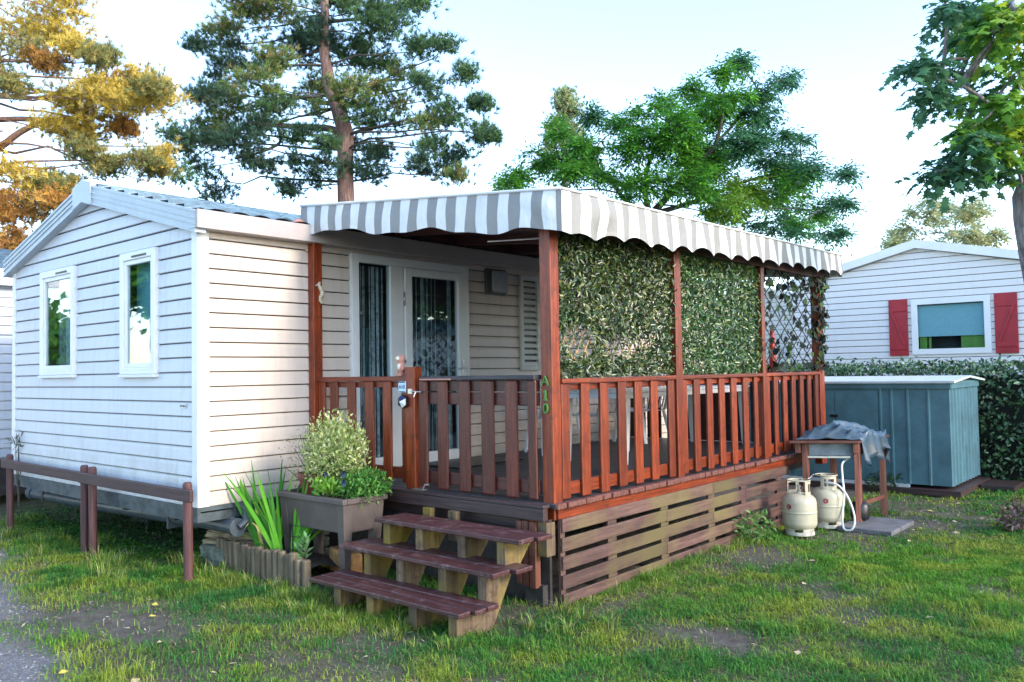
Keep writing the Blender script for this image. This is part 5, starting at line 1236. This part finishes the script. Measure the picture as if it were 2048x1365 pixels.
def pine(name, label, trunk, rad, clumps, dep, cols, mats, dens=1.0, ln=.16, wd=.017, nper=18, jd=1.6, limbs=()):
    """clumps: (px, py, rx, ry[, colour set]) laid out as seen, each given its own distance"""
    T = [Vector(p) for p in trunk]; mb = MB(); mb.tube(T, rad, 14); o = mb.build(name, M[mats], None, smooth=True)
    mb = MB(); Vs = []; Cs = []
    def near(p):
        best = None
        for i in range(len(T) - 1):
            for t in (0, .5, 1):
                q_ = T[i].lerp(T[i + 1], t); 
                if q_.z < p.z + .3 and q_.z > T[1].z - .2:
                    d = (q_ - p).length + max(0, .0); 
                    if best is None or d < best[0]: best = (d, q_, i)
        return best or (0, T[1].lerp(T[2], .7), 1)
    for L_ in limbs: mb.tube(smooth_pts(L_[0], 4), list(np.linspace(L_[1], L_[2], (len(L_[0]) - 1) * 4 + 1)), 8)
    clumps = list(clumps) + [(c_[0] + RNG.uniform(-1.1, 1.1) * c_[2], c_[1] + RNG.uniform(-1.2, 1.2) * c_[3], c_[2] * RNG.uniform(.3, .55), c_[3] * RNG.uniform(.3, .55), c_[4] if RNG.uniform() < .6 else RNG.integers(0, len(cols))) for c_ in [tuple(q_) + ((0,) if len(q_) < 5 else ()) for q_ in clumps] for _ in range(1)]
    n0 = len(clumps) // 2; cents = []
    for cl in clumps:
        px, py, rx, ry = cl[:4]; ci = cl[4] if len(cl) > 4 else 0
        d = dep + RNG.uniform(-jd, jd); c = at(px, py, d); k = d / F_PX; Rx, Rz = rx * k, ry * k; Ry = Rx * .8
        _, q_, i = near(c); rr = min(.038, .012 + .007 * (c - q_).length)
        if len(cents) >= n0: q_ = cents[len(cents) - n0]; rr = .012
        cents.append(c)
        limb(mb, q_, c - Vector((0, 0, Rz * .3)), rr, .009, .12)
        nsub = max(5, int(Rx * Rz * 42)); 
        for j in range(nsub):
            v_ = rdir(1)[0]; p = np.array(c) + v_ * [Rx, Ry, Rz] * RNG.uniform(.35, 1.0) * .9
            limb(mb, tuple(c), tuple(p), .008, .003, .15, 4)
            nt_ = int(21 * dens * RNG.uniform(.6, 1.3)); outd = unit((p - np.array(c))[None] + [0, 0, .05]) ; axis = unit(outd + [0, 0, .5])
            tc = p + RNG.normal(0, 1, (nt_, 3)) * [.22, .22, .13] * max(.8, min(1.3, Rx)); td = unit(axis + rdir(nt_) * .8 + [0, 0, .25])
            V = needle_tufts(tc, td, nper, ln, wd); Vs.append(V); cc_ = pick(cols[ci], nt_, .25); Cs.append(np.repeat(cc_, nper, 0))
    mb.build('branches', M['bark2'] if mats == 'bark' else M[mats], o, smooth=True, recalc=False)
    polys('needles', M['needle'], np.concatenate(Vs), [(0, 1, 2)], np.concatenate(Cs), parent=o)
    return tag(o, label, 'pine tree')
PT = [at(700, 900, 23), at(692, 400, 23), at(690, 330, 23), at(692, 270, 23), at(676, 215, 23), at(658, 165, 23), at(648, 100, 23), at(650, 30, 23), at(646, -60, 23), at(640, -160, 23)]
PT[0] = Vector((PT[1].x, PT[1].y, -.2))
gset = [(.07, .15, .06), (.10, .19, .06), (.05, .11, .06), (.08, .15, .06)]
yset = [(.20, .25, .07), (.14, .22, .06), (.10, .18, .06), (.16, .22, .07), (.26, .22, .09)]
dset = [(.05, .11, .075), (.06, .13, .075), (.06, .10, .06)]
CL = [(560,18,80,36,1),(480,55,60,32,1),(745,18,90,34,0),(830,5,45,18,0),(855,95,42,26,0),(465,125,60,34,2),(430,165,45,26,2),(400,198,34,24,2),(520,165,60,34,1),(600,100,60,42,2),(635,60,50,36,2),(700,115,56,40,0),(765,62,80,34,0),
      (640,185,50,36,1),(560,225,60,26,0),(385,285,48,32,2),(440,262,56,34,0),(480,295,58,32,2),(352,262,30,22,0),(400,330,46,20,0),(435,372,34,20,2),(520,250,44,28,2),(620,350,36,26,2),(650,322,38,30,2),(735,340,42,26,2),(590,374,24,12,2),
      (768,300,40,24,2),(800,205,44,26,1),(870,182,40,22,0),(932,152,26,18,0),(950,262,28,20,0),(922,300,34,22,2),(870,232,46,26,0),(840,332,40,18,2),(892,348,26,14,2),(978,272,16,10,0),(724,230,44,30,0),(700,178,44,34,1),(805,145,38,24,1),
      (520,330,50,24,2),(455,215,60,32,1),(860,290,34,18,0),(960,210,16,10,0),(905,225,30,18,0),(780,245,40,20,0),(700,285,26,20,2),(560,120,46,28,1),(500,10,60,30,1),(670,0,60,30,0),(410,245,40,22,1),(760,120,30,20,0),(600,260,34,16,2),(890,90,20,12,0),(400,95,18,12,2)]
pine('scots_pine', 'large green pine with a reddish bare trunk behind the mobile home', PT, [.30, .235, .225, .225, .21, .18, .14, .12, .09, .05], CL, 23, [gset, yset, dset], 'bark', dens=.85,
     limbs=[([at(686, 272, 23), at(660, 258, 22.8), at(600, 254, 22.5), at(540, 250, 22.3), at(500, 246, 22)], .12, .05), ([at(555, 252, 22.4), at(560, 285, 22.3), at(520, 305, 22.2), at(470, 318, 22)], .05, .03),
            ([at(672, 215, 23), at(720, 200, 23.2), at(760, 165, 23.5), at(810, 160, 23.8)], .06, .03), ([at(650, 45, 23), at(700, 40, 22.8), at(740, 40, 22.6)], .06, .03), ([at(672, 210, 23), at(620, 200, 23.5), at(560, 185, 24), at(500, 165, 24)], .07, .03)])
ys1 = [(.60, .45, .07), (.70, .54, .12), (.46, .33, .06), (.62, .48, .10)]
ys2 = [(.48, .24, .06), (.58, .34, .08), (.34, .17, .05)]
ys3 = [(.26, .25, .08), (.18, .21, .08), (.36, .29, .09)]
YT = [at(-150, 900, 17), at(-160, 600, 17), at(-150, 400, 17), at(-120, 300, 17), at(-80, 200, 17), at(-60, 60, 17), at(-40, -80, 17)]
YT[0] = Vector((YT[1].x, YT[1].y, -.2))
YC = [(60,45,100,46,0),(140,20,50,30,0),(40,98,80,24,2),(140,88,46,22,0),(215,190,76,30,0),(290,180,50,32,0),(180,235,66,26,0),(325,205,24,26,0),(140,270,50,22,0),(240,245,60,22,0),(40,345,74,32,0),(40,395,80,36,1),(30,440,70,36,1),(120,370,44,34,2),
      (15,480,40,20,1),(270,160,26,16,0),(160,200,44,24,0),(100,130,20,10,2),(290,320,30,12,2),(220,330,20,10,2),(170,300,26,12,2),(20,170,24,10,2),(-60,120,60,40,0),(-80,250,50,30,0),(300,340,22,10,2),(200,120,10,12,2),(95,410,40,28,2),(250,210,50,20,0)]
pine('golden_pine', 'sunlit yellow and orange needled pine at the left edge behind the gable', YT, [.25, .2, .17, .15, .12, .10, .08], YC, 17, [ys1, ys2, ys3], 'barkwarm', dens=1.5, ln=.13, wd=.013, jd=1.0,
     limbs=[([at(-130, 330, 17), at(-20, 305, 17), at(40, 265, 17), at(95, 238, 17)], .09, .05), ([at(-120, 300, 17), at(-40, 248, 17), at(30, 238, 17), at(95, 240, 17), at(160, 235, 17)], .06, .04), ([at(150, 290, 17), at(210, 335, 17.2), at(300, 365, 17.4)], .02, .008), ([at(200, 292, 17), at(260, 293, 17), at(325, 292, 17)], .018, .008),
            ([at(-100, 190, 17), at(20, 193, 17), at(90, 200, 17), at(140, 225, 17)], .03, .012)])

def leafy_tree(name, label, trunk, rad, clumps, dep, cols, ll, lw, dens, bark, jd=1.5, droop=.35, star=False, mains=(), flat=.5, per=16):
    T = [Vector(p) for p in trunk]; mb = MB(); mb.tube(T, rad, 12); o = mb.build(name, M[bark], None, smooth=True)
    mb = MB(); Ps = []; Ds = []; Cs = []; anchors = [T[-1], T[-2]]
    for m_ in mains:
        pts_ = smooth_pts(m_[0], 4); mb.tube(pts_, list(np.linspace(m_[1], m_[2], len(pts_))), 8); anchors += pts_[3:]
    clumps = list(clumps) + [(c_[0] + RNG.uniform(-1.1, 1.1) * c_[2], c_[1] + RNG.uniform(-1.3, 1.3) * c_[3], c_[2] * .45, c_[3] * .45, c_[4]) for c_ in clumps]
    n0 = len(clumps) // 2; cents = []
    for cl in clumps:
        px, py, rx, ry = cl[:4]; ci = cl[4] if len(cl) > 4 else 0
        d = dep + RNG.uniform(-jd, jd); c = at(px, py, d); k = d / F_PX; Rr = np.array([rx * k, rx * k * .8, ry * k])
        low = [q_ for q_ in anchors if q_.z < c.z + .2] or anchors
        q_ = min(low, key=lambda a: (a - c).length)
        if len(cents) >= n0: q_ = cents[len(cents) - n0]
        cents.append(c); pts_ = limb(mb, q_, c, .024, .008, .12)
        nsub = max(5, int(Rr[0] * Rr[2] * 48 * dens))
        for j in range(nsub):
            v_ = rdir(1)[0]; p = np.array(c) + v_ * Rr * RNG.uniform(.3, 1.0); lp = limb(mb, tuple(c), tuple(p), .006, .002, .12, 4)
            a0 = np.array(c) * .35 + p * .65; sprays = int(per * RNG.uniform(.7, 1.3))
            for s_ in range(sprays):
                b0 = a0 + (p - a0) * RNG.uniform(0, 1) ; dd = unit((p - np.array(c))[None] * .6 + rdir(1) * [1, 1, flat] * .55)[0]; m2 = 5
                tt = np.linspace(.1, 1, m2)[:, None]; Lp = RNG.uniform(1.6, 3.4) * ll
                pos = b0 + dd * tt * Lp + np.array([0, 0, -droop]) * tt ** 2 * Lp * .5; sd_ = unit(np.cross(dd, [0, 0, 1.])[None])
                sg = np.where(np.arange(m2) % 2, 1, -1)[:, None]; Ps.append(pos); Ds.append(unit(dd + sd_ * sg * .9 + RNG.normal(0, .25, (m2, 3)) + [0, 0, -droop])); Cs.append(np.repeat(pick(cols[ci], 1, .22), m2, 0))
    P = np.concatenate(Ps); D_ = np.concatenate(Ds); C = np.concatenate(Cs); n_ = len(P); C = C * RNG.uniform(.8, 1.2, (n_, 1))
    Nn = unit(rdir(n_) * .45 + [0, 0, .9]); L_l = ll * RNG.uniform(.7, 1.25, n_)
    mb.build('branches', M[bark], o, smooth=True, recalc=False)
    if not star: polys('leaves', M['leaf'], leaf_quads(P, D_, Nn, L_l, L_l * lw), KITE, C, parent=o)
    else:
        S_ = unit(np.cross(D_, Nn)); L_ = L_l[:, None]
        tip = [(-.05, 0), (-.30, -.42), (-.02, -.27), (-.22, -.58), (.30, -.34), (.38, -.56) , (.45, -.22), (1, 0), (.45, .22), (.38, .56), (.30, .34), (-.22, .58), (-.02, .27), (-.30, .42)]
        tip = [(0, 0), (-.12, -.30), (.12, -.24), (.22, -.58), (.42, -.26), (.60, -.34), (.60, -.14), (1, 0), (.60, .14), (.60, .34), (.42, .26), (.22, .58), (.12, .24), (-.12, .30)]
        V = np.stack([P + D_ * L_ * a + S_ * L_ * b_ + Nn * L_ * (abs(b_) * -.25 - .12 * a * a) for a, b_ in tip], 1)
        ctr = (.35, 0); V = np.concatenate([V, (P + D_ * L_ * .3)[:, None]], 1); k_ = 14
        polys('leaves', M['leaf'], V, [(14, i, (i + 1) % k_) for i in range(k_)], C, parent=o)
    return tag(o, label, 'tree')
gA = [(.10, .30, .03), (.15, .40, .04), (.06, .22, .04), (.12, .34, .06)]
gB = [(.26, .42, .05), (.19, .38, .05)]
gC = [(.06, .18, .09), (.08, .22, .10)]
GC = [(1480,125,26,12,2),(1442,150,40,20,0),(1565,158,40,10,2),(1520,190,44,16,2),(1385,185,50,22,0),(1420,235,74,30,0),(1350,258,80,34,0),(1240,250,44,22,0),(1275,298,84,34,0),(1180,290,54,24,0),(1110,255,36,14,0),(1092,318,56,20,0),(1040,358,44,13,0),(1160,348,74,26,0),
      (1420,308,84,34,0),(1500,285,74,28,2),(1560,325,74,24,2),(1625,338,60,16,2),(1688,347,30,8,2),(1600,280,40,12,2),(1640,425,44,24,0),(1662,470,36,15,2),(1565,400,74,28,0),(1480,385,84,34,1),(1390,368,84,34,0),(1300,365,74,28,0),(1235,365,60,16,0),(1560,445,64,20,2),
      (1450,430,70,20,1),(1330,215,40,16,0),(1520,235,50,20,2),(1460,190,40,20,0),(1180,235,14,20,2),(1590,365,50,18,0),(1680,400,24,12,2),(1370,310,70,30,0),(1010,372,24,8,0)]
gT = [at(1290, 900, 20), at(1290, 560, 20), at(1296, 470, 20), at(1300, 430, 20)]; gT[0] = Vector((gT[1].x, gT[1].y, -.2))
leafy_tree('ash_tree', 'broad bright green tree with layered feathery leaves behind the striped awning', gT, [.2, .17, .15, .13], GC, 20, [gA, gB, gC], .125, .38, 1.9, 'bark2',
    mains=[([gT[-1], at(1330, 400, 20), at(1380, 340, 20), at(1430, 290, 19.8), at(1450, 200, 19.6)], .10, .03), ([gT[-1], at(1400, 400, 20.4), at(1500, 360, 20.8), at(1600, 345, 21)], .07, .02),
           ([gT[-1], at(1290, 380, 19.8), at(1300, 320, 19.6), at(1340, 250, 19.4)], .08, .03), ([gT[-1], at(1250, 400, 20.3), at(1200, 340, 20.6), at(1120, 320, 20.8)], .07, .02), ([at(1430, 290, 19.8), at(1490, 225, 20), at(1550, 165, 20.2)], .04, .012)])
MC = [(2010,50,56,50,0),(1965,110,50,38,0),(2035,140,46,46,0),(1990,210,56,40,0),(1905,150,56,20,2),(1835,142,34,11,2),(1870,182,34,12,2),(1925,200,40,20,2),(1925,295,30,14,2),(1900,330,22,9,2),(2040,270,36,44,0),(1890,10,26,12,2),(1960,20,36,22,0),(1985,345,26,12,2),(2030,20,40,30,1),
      (2040,235,22,22,1),(1950,245,40,24,0),(1870,350,12,10,2),(2090,120,60,90,0),(2100,260,50,60,0),(1995,290,30,24,0),(2060,60,40,40,1),(1930,70,24,18,2)]
mT = [at(2150, 1100, 8.5), at(2110, 720, 8.5), at(2072, 580, 8.5), at(2056, 500, 8.5), at(2047, 440, 8.5), at(2046, 395, 8.5), at(2062, 345, 8.5), at(2080, 220, 8.4), at(2085, 60, 8.3)]
mT[0] = Vector((mT[1].x + .02, mT[1].y, -.1))
leafy_tree('maple_tree', 'near maple with lobed green leaves and mottled trunk leaning in at the right edge', mT, [.13, .11, .095, .09, .092, .10, .085, .07, .04], MC, 8.3, [[(.11, .28, .04), (.17, .38, .05), (.08, .22, .05), (.26, .44, .06)], [(.40, .48, .04), (.28, .42, .05)], [(.06, .17, .09), (.08, .20, .10)]],
    .095, .6, 1.1, 'plane', jd=.6, droop=.7, star=True, per=4, mains=[([mT[-3], at(2000, 230, 8.2), at(1920, 170, 8.1), at(1850, 150, 8.0)], .03, .008), ([mT[-4], at(2030, 330, 8.4), at(1960, 320, 8.2)], .022, .008)])
leafy_tree('pale_tree', 'hazy pale yellow green round tree beyond the white mobile home', [Vector((at(1900, 600, 33).x, at(1900, 600, 33).y, -.2)), at(1905, 560, 33), at(1905, 500, 33)], [.25, .2, .16],
    [(1900,425,66,26,0),(1820,455,44,16,0),(1960,455,48,24,0),(1945,415,40,22,0),(1860,430,40,20,0),(1990,480,30,14,0),(1800,480,28,10,0),(1900,470,90,22,0)], 33, [[(.50, .53, .26), (.42, .5, .30), (.58, .55, .30)]], .16, .5, .5, 'bark2', jd=2)  # leaf colours lightened to stand in for overexposure haze
ct = at(1130, 560, 31); CC = [(1130, 190 + 15 * k, 8 + 5.5 * k, 6) for k in range(11)]
pine('slender_conifer', 'slender tapering pale conifer poking out left of the green tree', [Vector((ct.x, ct.y, -.2)), at(1130, 500, 31), at(1130, 400, 31), at(1130, 300, 31), at(1129, 230, 31), at(1130, 182, 31)], [.2, .15, .12, .09, .05, .015],
     [(c_[0] + s * c_[2] * .5, c_[1], c_[2] * .6, c_[3]) for c_ in CC for s in (-1, 1)], 31, [[(.26, .32, .13), (.2, .29, .12), (.34, .33, .16)]], 'bark2', dens=.45, ln=.16, wd=.03, nper=9, jd=.4)
# unseen trees; all but the low one added to darken reflections in the panes
def round_tree(name, label, x, y, h, r_):
    mb = MB(); mb.tube([(x, y, -.2), (x + .1, y, h * .45), (x, y + .1, h * .7)], [.25, .18, .1], 10)
    for k in range(9):
        d = rdir(1)[0]; mb.tube([(x, y, h * .45), (x + d[0] * r_ * .7, y + d[1] * r_ * .7, h * .68 + d[2] * r_ * .4)], [.09, .02], 6)
    o = mb.build(name, M['bark2'], smooth=True); n_ = 5000; c = rdir(60) * RNG.uniform(.4, 1, (60, 1)) * [r_, r_, r_ * .8] + [x, y, h * .7]; P = c[RNG.integers(0, 60, n_)] + RNG.normal(0, r_ * .17, (n_, 3))
    polys('leaves', M['leaf'], leaf_quads(P, rdir(n_), rdir(n_), np.full(n_, .28), np.full(n_, .18)), KITE, pick(gA, n_), parent=o); return tag(o, label, 'tree')
round_tree('reflected_tree', 'low leafy tree far left of the gable mirrored in the left gable window', -5.2, 18.5, 3.3, 1.5)
round_tree('reflected_tree', 'tall leafy tree far left of the gable added to darken reflections in the right gable window', -8.4, 17.5, 7.5, 2.1)
round_tree('reflected_tree', 'first big leafy tree added behind the opposite mobile home to darken door reflections', 15.5, -22, 8, 2.9)
round_tree('reflected_tree', 'second big leafy tree added behind the opposite mobile home to darken door reflections', 20, -21, 8.5, 2.9)
round_tree('reflected_tree', 'third big leafy tree added behind the opposite mobile home to darken door reflections', 25, -22, 8, 2.9)

# ================================================================ fallen leaves, twig pile
def litter(n_, fx, label, group, size=.06):
    for i in range(n_):
        x, y = fx(); a = RNG.uniform(0, 6.28); s = size * RNG.uniform(.5, 1.2); z = float(gz(np.array(x), np.array(y))) + .035 * RNG.uniform(.5, 1)
        mb = MB(); d = Vector((math.cos(a), math.sin(a), RNG.uniform(-.2, .2))); t = Vector((-math.sin(a), math.cos(a), RNG.uniform(-.3, .3))); p = Vector((x, y, z))
        mb.add([p, p + d * s * .4 + t * s * .32 + Vector((0, 0, .008)), p + d * s, p + d * s * .5 - t * s * .28, p + d * s * .5], [(0, 1, 4), (1, 2, 4), (2, 3, 4), (3, 0, 4)])
        o = mb.build('fallen_leaf', M['dryleaf' if RNG.uniform() < .7 else 'dryleaf2'], recalc=False); tag(o, label, 'fallen leaf', group)
M['dryleaf'] = plain('dry tan leaf', (.48, .38, .24), .8, var=.2, sc=30, bm=0); M['dryleaf2'] = plain('yellow leaf', (.55, .45, .08), .8, var=.2, sc=30, bm=0)
litter(14, lambda: (RNG.uniform(-1.9, -.5), RNG.uniform(-2.5, .3)), 'small dry leaf lying on the worn ground at the lower left', 'dry leaves on the track side')
litter(40, lambda: (RNG.uniform(4.6, 8.0), RNG.uniform(-5.2, -3.6)), 'small pale dry leaf lying in the shaded grass between slab and maple', 'dry leaves near the shed', .08)
litter(10, lambda: (RNG.uniform(.0, 4), RNG.uniform(-5.5, -3.6)), 'dry leaf lying on the lawn in front of the slatted skirt', 'dry leaves on the front lawn')
bush('withered_shrub', 'low withered brown leaved clump on the grass at the right edge', (6.05, -4.86, .10), (.16, .16, .18), 320, .07, .5, [(.16, .10, .09), (.25, .18, .17), (.08, .05, .05), (.3, .25, .24)], base=(6.05, -4.86, -.02), stems=16, up=.1)
bush('corner_weed', 'leafy light green weed growing at the foot of the skirt near the gas bottles', (4.05, -3.02, .12), (.22, .14, .13), 240, .065, .45, [(.10, .24, .06), (.16, .32, .08), (.22, .34, .12)], base=(4.1, -2.98, -.02), stems=9, up=.2, cat='weed')
bush('shed_weed', 'small dark weed at the foot of the shed door', (8.0, -3.0, .12), (.16, .2, .1), 160, .07, .45, [(.03, .07, .02), (.05, .10, .03)], base=(8.0, -3.0, .0), stems=8, cat='weed')
bush('pine_seedling', 'spiky tuft poking over the fence post at the far left', (-.02, 3.95, .93), (.10, .10, .09), 60, .09, .15, [(.12, .13, .09)], base=(-.02, 3.95, .2), stems=6, cat='weed')
bpy.context.view_layer.update()
for o in bpy.data.objects:
    if '_w' in o: del o['_w']
